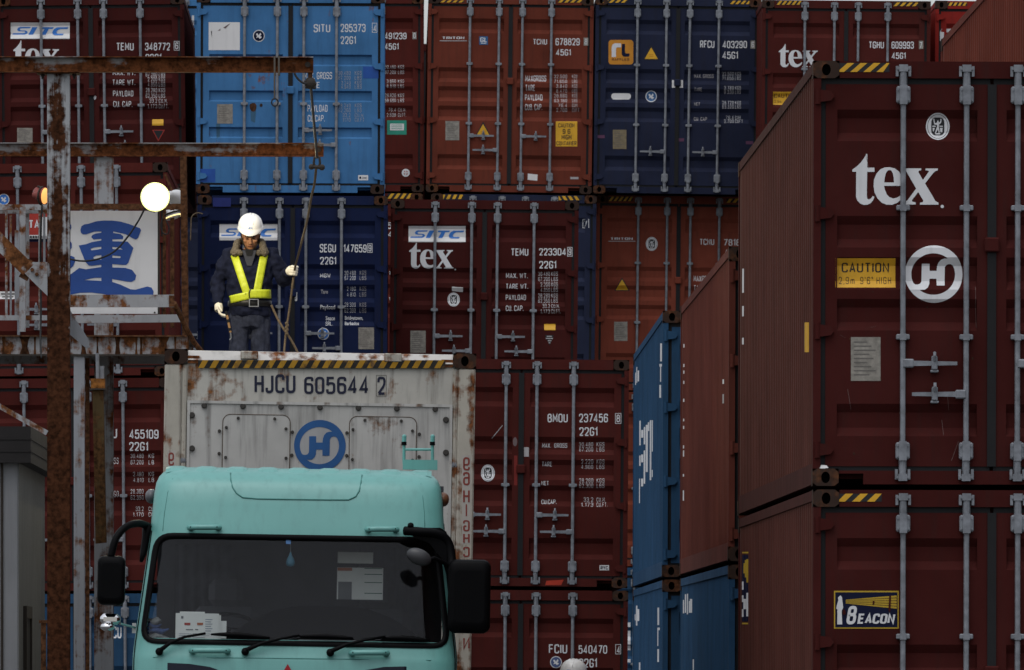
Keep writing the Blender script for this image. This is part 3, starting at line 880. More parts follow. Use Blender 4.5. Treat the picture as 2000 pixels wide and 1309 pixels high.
def art(D):
    sitc_tex(D, 798, 441.5, 909.5, 473, 799, 474, 885.5, 525)
    code(D, ('TEMU',999,484,1032,499.5), ('223304',1053,483.5,1105,499), ('22G1',1053,508.5,1086.5,524.5), ('9',1108,482.5,1118,501))
    for t, x0, x1, y in (('MAX. WT.',988.5,1031,532.5),('TARE WT.',988.5,1031.5,553.5),('PAYLOAD',988,1027.5,574.5),('CU. CAP.',988,1022.5,596)):
        D.text(t, x0, y, x1, y+11.5, M_WHITE, bold=.015)
    for v, u, y in (('30.480','KGS',530.5),('67.200','LBS',541),('2.200','KGS',551.5),('4.850','LBS',562),('28.280','KGS',573),('62.350','LBS',583),('33.2','CU.M.',593.5),('1.173','CU.FT.',604)):
        w = 22.5 if len(v) == 6 else 18 if len(v) == 5 else 14
        D.text(v, 1074-w, y, 1074, y+8, M_WHITE, bold=.012); D.text(u, 1077, y, 1077+{3:12.5,5:16,6:18}[len(u)], y+8, M_WHITE, bold=.012)
    D.rect(1063, 632.5, 1085, 645, M_YEL, 'caution_sticker', 1)
    D.poly([(1064,654.5),(1082,654.5),(1073.5,675)], M_BLACK, 'warning_triangle', 1)
    for yy, a, b in ((656,1068,1078),(660,1066,1080),(664.5,1070,1077),(668.5,1071.5,1075)): D.rect(a, yy, b, yy+2, M_DIMW, 'warning_triangle', 2)
    D.plate(801.5, 646, 831.5, 689)
    D.seal(886, 585, 12, 13.7)
    D.poly([(883,560),(904.5,561.5),(904,570.5),(882.5,568.5)], M_PANEL, 'torn_sticker', 1)
container('dark maroon container marked TEMU 223304, above the right corner of the white reefer', 943, 781, 150.5, H8, L20, C_MAROON, .6, bars=(.642,.167), art=art)

container('dark container of a further row, closing the lower part of the sky strip', 832, 432, 119.7, H9, L40, C_MAROON, 0)
container('dark blue high container in the black gap behind the end post of the gantry', 336, 764, 132, H9, L40, C_SLATE, .4)
container('maroon container low in the dark gap left of the navy box', 334, 1108, 132, H8, L40, C_MAROON, .4)
# --- nearer pair in the middle ------------------------------------------------
def art(D):
    code(D, ('BMOU',1069.5,806.5,1109,825), ('237456',1131,806.5,1187.5,825), ('22G1',1131.5,833,1167,851.5), ('8',1201.5,807,1213.5,827.5))
    for a, x0, x1, y, h in (('MAX.  GROSS',1059,1108,865,9.5),('TARE',1059,1078,901,10),('NET',1057.5,1071.5,939,9.5),('CU.CAP.',1057.5,1087,975,9.5)):
        D.text(a, x0, y, x1, y+h, M_WHITE, bold=.015)
    for v, u, y in (('30.480','KGS',863.5),('67.200','LBS',873.5),('2.220','KGS',897.5),('4.900','LBS',907.5),('28.260','KGS',934.5),('62.300','LBS',944.5),('33.2','CU.M.',971.5),('1.173','CU.FT.',981.5)):
        w = 27 if len(v) == 6 else 23 if len(v) == 5 else 18
        D.text(v, 1158.5-w, y, 1158.5, y+8.3, M_WHITE, bold=.012); D.text(u, 1165.5, y, 1165.5+{3:15,5:17.5,6:21}[len(u)], y+8.3, M_WHITE, bold=.012)
    D.seal(953, 924, 13.5, 16.5)
    D.rect(1171, 1104, 1189.5, 1114, M_PANEL, 'small_label', 1); D.text('RYC', 1173, 1105.5, 1187.5, 1112.5, M_NAVY, 'small_label', .06, 2)
    D.rect(1004, 890, 1010.5, 948, C_REDP, 'touch_up_patch', 1)
    D.poly([(1067,1134.5),(1101,1132.5),(1096,1143),(1065,1143)], C_REDP2, 'touch_up_patch', 1)
    D.poly([(960,856),(981.5,830),(982,831.5),(961,857)], M_DIMW, 'scratch', 1)
    D.rect(1023.5, 873.5, 1033, 892, M_DIMW, 'torn_sticker', 1); D.poly(ell(1006,863,4.5,9,10), M_DIMP2, 'torn_sticker', 1)
C_REDP = plain('fresh red touch up paint', (.16,.012,.008), .5); C_REDP2 = plain('bright red mark', (.40,.035,.015), .6)

container('dark red container marked BMOU 237456, right of the white reefer', 1015.3, 1147, 172, H8, L20, C_MAROON2, .5, bars=(.592,.175), art=art)

def art(D):
    code(D, ('FCIU',1072,1258.5,1108,1276.5), ('540470',1130,1259,1186,1277), ('22G1',1131,1285,1166,1304), ('4',1202,1258.5,1213,1278))
    D.badge(1086, 1293.5, 11.5, None, M_SLATEF)
    for v, u, y in (('30.480','KGS',1315),('67.200','LBS',1325)):
        D.text(v, 1131, y, 1158, y+8.3, M_WHITE); D.text(u, 1165, y, 1180, y+8.3, M_WHITE)
M_SLATEF = plain('slate marking film', (.06,.09,.20), .5)
container('dark red container marked FCIU 540470, under the one marked BMOU', 1014, 1598, 172, H8, L20, C_MAROON2, .4, bars=(.592,.175), art=art)

# --- far stacks ----------------------------------------------------------
def art(D):
    D.text('U', 364, 30, 379, 52, M_WHITE, bold=.05)
container('far blue container glimpsed through the gap left of the bright blue box', 338, 378, 132, H9, L40, C_SKY, .4, art=art)

def hi_weights(D, rows, rx, kx, h, w6, kw):
    for v, u, y in rows:
        w = w6*len(v)/6.0
        D.text(v, rx-w, y, rx, y+h, M_WHITE, bold=.012); D.text(u, kx, y, kx+kw*(1 if len(u) < 4 else 1.35), y+h, M_WHITE, bold=.012)

def art(D):
    code(D, None, ('491239',750.5,62.5,794,76.5), ('45G1',750.5,83.5,778.5,97), ('0',805.5,62,813.5,76.5), fill=True)
    hi_weights(D, (('30.480','KGS',127),('67.200','LBS',137),('3.860','KGS',155),('8.510','LBS',164.5),('26.620','KGS',182.5),('58.690','LBS',192.5),('76.4','CU.M.',210.5),('2.698','CU.FT.',220.5)), 773, 777.5, 7, 21, 11.5)
    D.rect(756, 235, 794, 263, M_GREEN, 'green_label', 1); D.rect(762, 241.5, 789, 254.5, M_PANEL, 'green_label', 2)
    for i in range(3): D.rect(764, 243.5+i*3.6, 786, 244.6+i*3.6, M_GREEN, 'green_label', 3)
    D.poly(ell(792.5, 337.5, 7.8, 7.8), M_WHITE, 'round_badge', 1); D.poly(ell(792.5,337.5,4.2,4.6,16), M_RED, 'round_badge', 2)
    D.rect(791.3,331.5,793.7,343.5, M_WHITE, 'round_badge', 3); D.rect(786.5,336.3,798.5,338.6, M_WHITE, 'round_badge', 3)
container('wine red high container marked 491239, left of the strip of sky', 666, 375, 132.5, H9, L40, C_WINE, .1, art=art)

def art(D):
    D.hatch(757, 378, 805, 388, 4, 7)
    code(D, None, ('5',757.5,434,764.5,447), ('4',757.5,451,764.5,462), None)
    hi_weights(D, (), 773, 777.5, 7, 21, 11.5)
    for y in (529,580): D.text('1', 759, y, 763, y+7, M_WHITE)
container('wine red high container showing only a strip between the navy SEGU and maroon TEMU boxes', 663, 761, 132.5, H9, L40, C_WINE, .1, art=art)

def art(D):
    D.text('TRITON', 864.5, 71, 907, 77, M_WHITE, bold=.05); D.rect(859, 79, 912, 80.6, M_DIMW, 'lettering', 1)
    D.rect(936, 71, 953, 87.5, M_SBLUE2, 'square_badge', 1); D.text('GL', 938, 73, 951, 82.5, M_WHITE, 'square_badge', .04, 2); D.rect(939, 84, 950, 85.2, M_WHITE, 'square_badge', 2)
    code(D, ('TCNU',1042,75,1068.5,88), ('678829',1085,74.5,1132.5,88.5), ('45G1',1085.5,95,1115,108.5), ('8',1140,73.5,1149,89), fill=True)
    for a, x0, x1, y in (('MAXGROSS',1026,1067,146),('TARE',1026.5,1044.5,164.5),('PAYLOAD',1025.5,1059.5,183),('CUB. CAP.',1025.5,1059,202)):
        D.text(a, x0, y, x1, y+13, M_WHITE, bold=.02)
    hi_weights(D, (('32.500','KGS',145.5),('71.650','LBS',155),('3.840','KGS',164.5),('8.470','LBS',173.5),('28.660','KGS',183),('63.180','LBS',192.5),('76.4','CUM',202),('2.700','CUFT',211)), 1107.5, 1117.5, 7, 25, 10)
    D.triangle(943.5, 237.5, 267.5, 16)
    D.rect(1085.5, 237, 1127.5, 286, M_YEL, 'caution_sticker', 1)
    for a, x0, x1, y in (('CAUTION',1090.5,1122,240),('9 6',1099,1114,252),('HIGH',1097,1116,263),('CONTAINER',1087,1126,275)): D.text(a, x0, y, x1, y+9.5, M_BLACK, 'caution_sticker', .03, 2)
    D.plate(870, 236.5, 897, 274)
    D.poly([(1031,339),(1050,341),(1049.5,353),(1030.5,351)], M_PANEL, 'small_label', 1); D.rect(1114,345.5,1130,350, M_DIMW, 'small_label', 1)
    D.hatch(860, 1, 907, 5, 4, 5); D.hatch(1090, -1, 1138, 5, 4, 6)
M_SBLUE2 = plain('deep blue marking film', (.02,.09,.22), .5)
container('red oxide high container marked TCNU 678829 with a yellow caution sticker', 993.6, 377, 132.6, H9, L40, C_OXIDE, .71, art=art, handles=(0,1,2))

def art(D):
    D.hatch(860, 380.5, 906, 389, 4, 4); D.hatch(1091, 383, 1137, 391, 4, -5)
    D.box(1138, 428, 1150.5, 445.5, 1.2, M_WHITE, 'lettering', 1); D.text('7', 1141.5, 431, 1147, 443, M_WHITE, bold=.04)
container('dark blue high container behind the maroon TEMU 223304, its edge showing only a boxed 7', 999, 764, 132.6, H9, L40, C_SLATE, .7, art=art)

def art(D):
    D.poly(rrect(1188.5, 78, 1237, 126, 6), M_ORG, 'logo_panel', 1)
    k = lambda p: (1180+p[0]*.06, 70+p[1]*.06)
    D.poly([k(p) for p in [(245,690),(245,370),(270,290),(340,245),(550,245),(550,378),(420,378),(385,410),(385,690)]], M_WHITE, 'logo_panel', 2)
    D.poly([k(p) for p in [(575,265),(675,265),(680,540),(710,575),(825,575),(825,640),(800,680),(640,680),(590,640),(570,580)]], M_NAVY, 'logo_panel', 2)
    D.text('RAFFLES', 1195, 113.5, 1229, 118.5, M_BRN, 'logo_panel', .04, 2)
    D.triangle(1272, 88, 117, 15.5)
    code(D, ('RFCU',1367.5,79,1395.5,93.5), ('403290',1411,78.5,1459,94), ('45G1',1410.5,99.5,1441.5,115), ('6',1466,79,1475,95), fill=True)
    for a, x0, x1, y, h in (('MAX. GROSS',1356,1394,144,8),('TARE',1356.5,1371,170.5,7.5),('NET',1356,1367,199.5,7.5),('CU. CAP',1355.5,1381,228,7.5)):
        D.text(a, x0, y, x1, y+h, M_DIMW, bold=.015)
    hi_weights(D, (('32.500','KGS',140.5),('71.650','LBS',149),('3.780','KGS',168),('8.330','LBS',176),('28.720','KGS',197),('63.320','LBS',205),('76.4','CUM',225.5),('2.700','CUFT',233)), 1433, 1436, 6.8, 22, 11)
    D.poly(rrect(1194, 182, 1232.5, 194, 5.5), M_PANEL, 'oval_label', 1)
    D.badge(1272, 188, 11, None, M_SBLUE2)
    D.plate(1197, 253.5, 1223.5, 291, M_BRASS)
    D.hatch(1177, 0, 1225, 5.5, 4, 6); D.hatch(1426, 1.5, 1467, 8, 4, 6)
    D.rect(1312.5, 156.5, 1334, 171.5, M_PANEL, 'paper_label', 3.2)
    for x in (1167, 1322, 1457): D.rect(x, 264+(x-1167)*.04, x+14, 270+(x-1167)*.04, M_FADEM, 'faded_mark', 1)
M_BRN = plain('brown marking film', (.09,.03,.01), .6); M_BRASS = plain('tarnished brass plate', (.19,.15,.09), .55, .2, .3, .25, 20)
M_FADEM = plain('faded pink mark', (.09,.03,.07), .6)
container('navy high container marked RFCU 403290 with an orange square logo', 1320.3, 380, 132.6, H9, L40, C_SLATE, .77, art=art, handles=(1,3))

def art(D):
    D.logo(L_TEX, 1521, 86, 1598, 131.5, M_WHITE, 'logo', 1)
    code(D, ('TGHU',1698,81,1726.5,94.5), ('609993',1741.5,81,1785,95), ('45G1',1741.5,101.5,1769,115), ('7',1795,79.5,1803.5,95.5), fill=True)
    D.rect(1510, 179.5, 1546, 204.5, M_YEL, 'caution_sticker', 1); D.text('CAUTION', 1512, 182.5, 1556, 191.5, M_BRN, 'caution_sticker', .03, 2); D.text('2.9m', 1513, 195, 1526, 201, M_BRN, 'caution_sticker', .0, 2)
    D.hatch(1517, 2, 1565.5, 9.5, 5, 6); D.hatch(1745, 5, 1794, 12, 4, 7)
container('maroon high container with the word tex, on the far row behind the big near one', 1650, 392, 135, H9, L40, C_MAROON2, .5, art=art)

def art(D):
    D.poly([(1836,80),(1836,62),(1840,56),(1866,56),(1866,62),(1844,63),(1843,80)], M_WHITE, 'logo', 1)
    D.hatch(1843, 5, 1889, 11.5, 5, 4)
container('bright red container with part of a white letter, far right end of the back row', 1987, 391, 134, H9, L40, C_RED, .5, art=art)

def art(D):
    D.text('TRITON', 1193, 463.5, 1236, 469, M_WHITE, bold=.05); D.rect(1188, 470.5, 1241, 472, M_DIMW, 'lettering', 1)
    D.seal(1273, 476.5, 11.5, 13.5)
    code(D, ('TCNU',1367.5,465.5,1395,479.5), ('7818',1414.5,466,1446,480), ('4',1414,486,1421,500), None)
    for a, x0, x1, y in (('MAXGROSS',1355,1396,537.5),('TARE',1355.5,1374,556)): D.text(a, x0, y, x1, y+12.5, M_WHITE, bold=.02)
    D.triangle(1215, 542, 568, 15)
    D.plate(1199.5, 628.5, 1225.5, 666)
    D.hatch(1189, 384.5, 1236, 393, 5, 6); D.hatch(1419, 388, 1466, 396, 4, 6)
container('red oxide high container marked TRITON and TCNU 7818, below the navy RFCU box', 1321.8, 765, 132, H9, L40, C_OXIDE3, .68, art=art, handles=())
container('orange oxide container seen only as a sliver beside the tall blue stack', 1318, 1108, 132, H8, L40, C_OXIDE2, .3)
def art(D):
    for y0, y1 in ((1216,1225),(1232,1259),(1261,1270),(1288,1294)): D.rect(1222, y0, 1231.5, y1, M_WHITE, 'lettering', 1)
container('blue container sliver at the foot of the far row, beside the tall blue stack', 1316, 1451, 132, H8, L40, C_BLUE, .3, art=art)

# --- right-hand stacks, seen along their sides ---------------------------------
def art(D):
    D.logo(L_TEX, 1664.7, 300.5, 1833.2, 400.3, M_WHITE, 'logo', 1)
    D.logo(L_H, 1768, 479.2, 1881, 591.3, M_WHITE, 'logo', 1)
    D.seal(1832.5, 246.5, 23.2, 26.5)
    D.rect(1631.5, 504.5, 1749.5, 561.5, M_YEL, 'caution_sticker', 1)
    D.text('CAUTION', 1644.5, 511.5, 1737, 533, M_BLACK, 'caution_sticker', .015, 2); D.text('2,9m  9\'6" HIGH', 1639, 540.5, 1741, 555.5, M_BLACK, 'caution_sticker', .005, 2)
    D.plate(1662, 658.5, 1720, 744)
    D.hatch(1635, 123.5, 1737, 141, 4, 20)
    for x0, y0, x1, y1 in ((1858,900,1872,862),(1700,640,1712,636),(1640,654,1651,660),(1850,770,1853,800),(1690,300,1697,330),(1905,560,1907,640),(1655,760,1662,800),(1735,440,1752,443),(1840,820,1843,850)):
        D.poly([(x0,y0),(x0+1.0,y0),(x1+.8,y1),(x1,y1)], M_SCR, 'scratch', 1)
    for x, y, r in ((1668,886,2),(1721,742,1.5),(1660,662,1.4),(1812,600,1.6),(1900,700,2),(1705,570,1.3)): D.poly(ell(x,y,r,r*1.3,8), M_CAST, 'rust_spot', 1)
    D.poly([(1600,914),(1604,908),(1614,909),(1618,914),(1611,915),(1606,920)], M_PANEL, 'torn_tape', 3)
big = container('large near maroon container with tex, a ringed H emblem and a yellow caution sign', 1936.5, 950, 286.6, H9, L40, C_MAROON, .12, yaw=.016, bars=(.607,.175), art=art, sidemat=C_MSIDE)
def art(D):
    D.rect(1629, 1154, 1755.5, 1228, M_GOLD, 'logo_panel', 1); D.rect(1631.4, 1157, 1753, 1225.2, M_NAVY, 'logo_panel', 2)
    k = lambda p: (1620+p[0]*.0725, 1145+p[1]*.0725)
    D.poly([k(p) for p in [(295,245),(340,300),(345,370),(365,520),(370,580),(335,650),(330,720),(335,800),(345,1030),(210,1030),(215,750),(210,690),(220,640),(185,600),(200,520),(240,380),(230,310)]], M_WHITE, 'logo_panel', 3)
    for i in range(5):
        y0 = 360+i*22; z0 = 250+i*75
        D.poly([k(p) for p in [(440, y0+5), (1815, z0), (1815, z0+58), (440, y0+18)]], M_GOLD, 'logo_panel', 3)
    D.text('B', *k((440,530)), *k((690,1030)), M_WHITE, 'logo_panel', .06, 4, shear=6)
    D.text('EACON', *k((745,705)), *k((1735,1045)), M_WHITE, 'logo_panel', .07, 4, shear=4)
    D.poly([k(p) for p in [(370,610),(420,640),(450,740),(390,780),(345,740)]], C_MAROON, 'logo_panel', 5)
    D.poly([k(p) for p in [(1610,260),(1660,250),(1645,640),(1620,720),(1590,640)]], C_MAROON, 'logo_panel', 5)
    D.poly([k(p) for p in [(1170,400),(1220,400),(1200,500),(1165,490)]], C_MAROON, 'logo_panel', 5)
    D.hatch(1635, 964.5, 1722, 980, 3, 16)
M_GOLD = plain('gold marking film', (.42,.27,.02), .55)
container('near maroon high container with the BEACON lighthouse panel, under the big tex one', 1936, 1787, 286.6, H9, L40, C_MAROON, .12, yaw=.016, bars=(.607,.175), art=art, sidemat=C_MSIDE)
side_red = container('brown red container showing its long ribbed side, second in the right row', 1711, 1097, 237, H8, L40, C_BROWN, .2, yaw=.0135)
side_blue_low = container('blue container showing its long side, underneath the brown red one', 1710, 1718, 237, H8, L40, C_BLUE, .2, yaw=.0135)
side_blue = container('tall placed blue container with broken white characters on its long side', 1538, 1128, 200.7, H8, L40, C_BLUE, .2, yaw=.0099)
side_blue_foot = container('blue container with white marks near its door post, bottom of the leftmost side-on stack', 1537, 1653, 200.7, H8, L40, C_BLUE, .2, yaw=.0099)
top_right = container('orange brown container side jutting in at the top right corner', 2301, 480, 233.5, H8, L40, C_OXIDE, 0, yaw=.0135)

def side_marks(root, H, L, marks, lift=0.0):
    """white characters on the left side wall: painted only where the ribs stand out, as seen from the road"""
    M = root.matrix_basis; items = {}
    xo = -(HW-.010)-.002-lift
    def proj(y, z):
        p = M @ Vector((xo, y, z)); return (1000+F*p.x/p.y, HOR-F*(p.z-CAMH)/p.y)
    def zat(y, py):
        a, b = proj(y, 0)[1], proj(y, 1)[1]; return (py-a)/(b-a)
    i = 0; y = .14
    flats = []
    while y+.278 < L-.13:
        flats.append(y); y += .278
    for px0, px1, py0, py1, mat in marks:
        for y in flats:
            if px0 <= proj(y, 1.3)[0] <= px1:
                z0, z1 = zat(y, py1), zat(y, py0)
                mb = items.setdefault(mat.name, (MB(), mat))[0]
                mb.add([(xo+.0165, y-.03, z0), (xo+.0165, y-.03, z1), (xo, y-.001, z1), (xo, y-.001, z0), (xo, y+.07, z1), (xo, y+.07, z0)], [(0,1,2,3), (3,2,4,5)])
    for mb, mat in items.values(): mb.build('side_lettering', mat, root)
w_ = M_WHITE
side_marks(side_blue, H8, L40, [(1288,1291,671,706,w_),(1287.5,1291.5,711,716,w_),(1288,1290,716,746,w_),(1287,1290.5,752,777,w_),
 (1236,1238.6,735,756,w_),(1239,1241,728,752,w_),(1241.5,1243.8,717,748,w_),(1244.6,1246.5,724,745,w_),
 (1248.3,1250.6,822,870,w_),(1248.3,1250.6,890,910,w_),(1247.5,1249.6,935,983,w_),(1252.3,1255.5,840,855,w_),(1252.3,1255.5,888,903,w_),(1252.3,1255.5,935,950,w_),(1256.4,1259.4,834,868,w_),(1256.4,1259.4,880,945,w_),(1261,1264.5,830,922,w_),(1264.6,1267,825,842,w_),(1268.5,1271.5,821,938,w_),(1272.5,1274.6,821,882,w_),(1272.5,1274.6,918,932,w_)])
side_marks(side_blue_foot, H8, L40, [(1283,1286,1187,1221,w_),(1283,1287,1226,1231,w_),(1282.5,1285,1231,1262,w_),(1282.5,1286,1268,1293,w_),(1236,1238.4,1192,1216,w_),(1239,1240.5,1200,1212,w_),(1241,1243,1183,1222,w_),(1243.8,1246.6,1190,1213,w_),(1247,1250,1294,1320,w_)])
side_marks(side_blue_low, H8, L40, [(1332.3,1334.6,1172,1198,w_),(1337,1339,1161,1197,w_),(1340.4,1342,1160,1200,w_),(1343.5,1345.5,1174,1197,w_),(1347,1349.6,1170,1197,w_),(1351.5,1354.5,1288,1320,w_)])
side_marks(side_red, H8, L40, [(1332.3,1335,a,b,w_) for a, b in ((672,679),(711,717),(724,730),(744,750),(779,785),(818,823),(832,838),(870,876),(880,892),(926,931),(958,978))]+[(1410,1412.6,741,750,w_),(1410,1412,770,788,M_DIMW)])
side_marks(big, H9, L40, [(1446.5,1450.5,525,572,w_),(1446.2,1450.4,598,618,w_),(1445.8,1450,660,673,w_),(1569.5,1578,630,688,M_YEL)])
beacon_box = [o for o in bpy.data.objects if 'BEACON' in str(o.get('label',''))][0]
side_marks(beacon_box, H9, L40, [(1446,1460.5,1084,1214,M_NAVY),(1446,1460.5,1078,1081,M_GOLD),(1446,1460.5,1216.5,1219.5,M_GOLD)])
mk = [(1447,1449.5,1136,1152,w_),(1448,1451,1163,1176,w_),(1447.5,1451,1190,1205,w_),(1452,1455,1170,1190,w_),(1456,1459,1158,1204,w_),(1450,1452.5,1100,1120,M_GOLD),(1453,1456,1094,1128,M_GOLD),(1457,1460.5,1092,1138,M_GOLD)]
side_marks(beacon_box, H9, L40, mk, .0015)
# ------------------------------------------------------------------ ground
t = NT('asphalt yard')
c = t.coords(); n1 = t.noise(.25, c, 6, .6); n2 = t.noise(40, c, 3, .6)
t.l(t.mix(t.ramp(n2, .35, .7), t.mix(t.ramp(n1, .3, .7), (.035,.035,.036), (.07,.068,.065)), (.09,.088,.085)), t.b.inputs['Base Color'])
t.b.inputs['Roughness'].default_value = .85
mb = MB(); mb.add([(-600,-300,0),(600,-300,0),(600,1500,0),(-600,1500,0)], [(0,1,2,3)])
o = mb.build('ground', t.mat); tag(o, kind='structure')
# ------------------------------------------------------------------ rusty access gantry on the left
DN, DF, DP = 69.0, 80.5, 78.0          # near portal, far portal, platform front
sN, sF, sP = F/DN, F/DF, F/DP
G_UP = paint('rust streaked grey steel paint', (.27,.265,.265), .75, .2, .38, .35, 0, .06, (.105,.036,.013), (6.53, 6.40, .20), (1.1,6,9), 1.3)
G_UP2 = paint('rusted grey brace paint', (.26,.26,.265), .75, .2, .42, .3, 0, .06, (.11,.04,.015), None, (3,3,3), 1.6)
G_COL = paint('column steel paint rusting to brown', (.34,.345,.355), .8, .15, .22, .25, 0, .06, (.050,.0185,.0085), (6.0, 3.4, .34), (14,14,.6), 2.2, (.10, .22))
G_COL2 = paint('pale column paint with rust runs', (.30,.305,.315), .75, .14, .34, .15, 0, .1, (.11,.04,.015), None, (9,9,.5), 1.1)
G_WHT = paint('pale rail paint with rust spots', (.31,.315,.325), .75, .14, .36, .2, 0, .1, (.13,.05,.018), None, (6,6,2), 2.2)
G_RUST = paint('brown rusted rail steel', (.075,.04,.025), .85, .3, .75, .2, 0, .08, (.085,.038,.018), None, (4,4,4), 3)
G_GREY = paint('plain grey post paint', (.27,.28,.30), .7, .12, .25, .2, 0, .1, (.13,.05,.018), None, (9,9,.5), 1.2)
M_STN = paint('brown rust run', (.12,.048,.016), .85, .35, .5, .2, 0, .05, (.045,.02,.01), None, (9,9,1), 4)
M_DKST = plain('dark greasy steel', (.035,.028,.022), .7, .1)

g = empty('access_gantry', W(114, 1290+CAMH*sN, DN), (0,0,.0158))
tag(g, 'rusty grey steel access gantry with two overhanging beams and a railed platform', 'gantry')
GI = (Matrix.Translation(g.location) @ Matrix.Rotation(.0158, 4, 'Z')).inverted()
def gp(x, y, d): return GI @ W(x, y, d)
def gpart(mb, name, mat, parent=None, **k): return mb.build(name, mat, parent or g, **k)

def channel(mb, a, b, h, w=.065, t=.008, f=1):
    """C-section rail from a to b (top front edge line), web facing the camera at the back of the flanges"""
    x0, x1 = a[0], b[0]; y = a[1]; z1 = a[2]; z0 = z1-h
    mb.box((x0, y+w-t, z0), (x1, y+w, z1)); mb.box((x0, y, z1-t), (x1, y+w-t, z1)); mb.box((x0, y, z0), (x1, y+w-t, z0+t))
ZT = 6.535
for d, x1, nm in ((DN, 612, 0), (DF, 632, 1)):
    s = F/d
    a = gp(-260, 0, d); b = gp(x1, 0, d)
    mb = MB(); channel(mb, (a.x, b.y-.03, ZT), (b.x, b.y-.03, ZT), .126)
    o = gpart(mb, 'overhead_beam', G_UP)
    m2 = MB(); m2.cyl((b.x-.03*1.5, b.y+.022, ZT-.06), (0,1,0), .022, .02, 12); gpart(m2, 'bolt', M_DKST, o)
def hcol(name, x0, x1, d, z0, z1, mat, parent=None, side=0):
    a = gp(x0, 0, d); b = gp(x1, 0, d); w = b.x-a.x; mb = MB()
    mb.box((-w/2, 0, 0), (w/2, .012, z1-z0)); mb.box((-w/2, w*.95, 0), (w/2, w*.95+.012, z1-z0)); mb.box((-.006, .012, 0), (.006, w*.95, z1-z0))
    o = mb.build(name, mat, g); o.location = ((a.x+b.x)/2, a.y, z0); return o
c1 = hcol('column', 92, 136, DN, 0, 6.405, G_COL)
c2 = hcol('column', 184, 221, DF, 0, 6.405, G_COL2)
for x in (83, 145):
    p = gp(x, 145, DN); mb = MB(); mb.cyl((p.x, p.y+.03, ZT-.14), (0,0,1), .018, .03, 6); mb.cyl((p.x, p.y+.03, ZT-.16), (0,0,1), .011, .03, 6); gpart(mb, 'bolt', M_DKST)
p = gp(114, 0, DN); mb = MB(); mb.box((p.x-.17, p.y-.04, ZT-.134), (p.x+.17, p.y+.2, ZT-.127)); gpart(mb, 'cap_plate', G_RUST)
# platform -------------------------------------------------------------
ZP = 4.663
def pp(x, y, d=DP): return gp(x, y, d)
a = pp(-260, 655); b = pp(366, 655)
mb = MB(); y0 = b.y
mb.box((a.x, y0+.05, ZP-.17), (b.x, y0+.058, ZP-.012)); mb.box((a.x, y0, ZP-.012), (b.x, y0+.07, ZP)); mb.box((a.x, y0, ZP-.184), (b.x, y0+.07, ZP-.17))
pb = gpart(mb, 'platform_beam', G_WHT)
mb = MB(); mb.box((a.x, y0-.003, ZP-.013), (b.x+.003, y0-.0005, ZP+.001)); gpart(mb, 'rusty_edge', G_RUST, pb)
mb = MB(); mb.box((a.x, y0-.003, ZP-.186), (b.x+.003, y0-.0005, ZP-.169)); gpart(mb, 'rusty_edge', M_DKST, pb)
random.seed(3)
for x0, x1 in ((-20,-8),(4,9),(40,56),(66,70),(158,168),(188,192),(225,234),(264,268),(273,278),(311,328),(340,344)):
    q0, q1 = pp(x0, 0), pp(x1, 0); w = q1.x-q0.x
    n = 7; top = [(q0.x-w*.35-.03*random.random(), y0+.0485, ZP-.012)]
    L = []; Rr = []
    for i in range(n):
        z = ZP-.012-.158*i/(n-1); k = .55+.45*abs(i/(n-1)*2-1)**1.5+random.uniform(-.08,.08)
        cx = (q0.x+q1.x)/2; L.append((cx-w*.62*k, y0+.0485, z)); Rr.append((cx+w*.62*k, y0+.0485, z))
    mb = MB(); mb.grid([[l, r] for l, r in zip(L, Rr)]); gpart(mb, 'rust_run', M_STN, pb)
e = pp(362, 0, DP); q = gp(300, 0, 80.6)
mb = MB(); mb.box((a.x, y0+.07, ZP-.006), (b.x, q.y-.02, ZP-.001)); gpart(mb, 'deck', M_DKST)
mb = MB(); mb.box((a.x, q.y-.06, ZP-.17), (b.x, q.y-.02, ZP-.008)); gpart(mb, 'platform_beam', G_WHT)
# grey posts below
hcol('post', 144, 165, DP, 0, ZP-.19, G_GREY); hcol('post', 166.5, 174.5, DP+.4, 0, ZP-.19, G_RUST)
# handrails
def rail(name, pts, w, h, mat, d=None, parent=None):
    mb = MB()
    for (x0,y0_,d0), (x1,y1_,d1) in zip(pts, pts[1:]): mb.obox(gp(x0,y0_,d0), gp(x1,y1_,d1), w, h, (0,0,1))
    return gpart(mb, name, mat, parent)
D1 = DP+.06
rail('top_rail', [(-120,405,D1),(136,405,D1)], .05, .05, G_WHT); rail('top_rail', [(136,404,D1),(362,404,D1)], .05, .052, G_RUST)
rail('under_rail', [(-120,414,D1+.1),(92,414,D1+.1)], .03, .03, G_WHT)
rail('bottom_rail', [(-120,621,D1),(136,621,D1)], .04, .045, G_WHT); rail('bottom_rail', [(136,624,D1),(352,622,D1)], .05, .07, G_WHT)
for x, w, y0_, y1_, m, dd in ((44,.055,405,648,G_WHT,D1-.06),(12.5,.022,412,620,G_WHT,D1),(21,.018,420,618,G_GREY,D1+.6),(33,.04,450,620,G_GREY,D1+1.2),(54,.03,412,640,G_WHT,D1+.12),(78,.026,412,645,G_UP2,D1),(86.5,.02,415,560,G_GREY,D1+.1)):
    mb = MB(); mb.obox(gp(x,y1_,dd), gp(x,y0_,dd), w, .03, (0,1,0)); gpart(mb, 'baluster', m)
for x, w, y0_, y1_, m in ((321,.03,410,640,G_RUST),(336.5,.035,410,640,G_RUST)):
    mb = MB(); mb.obox(gp(x,y1_,D1+.2), gp(x,y0_,D1+.2), w, .03, (0,1,0)); gpart(mb, 'baluster', m)
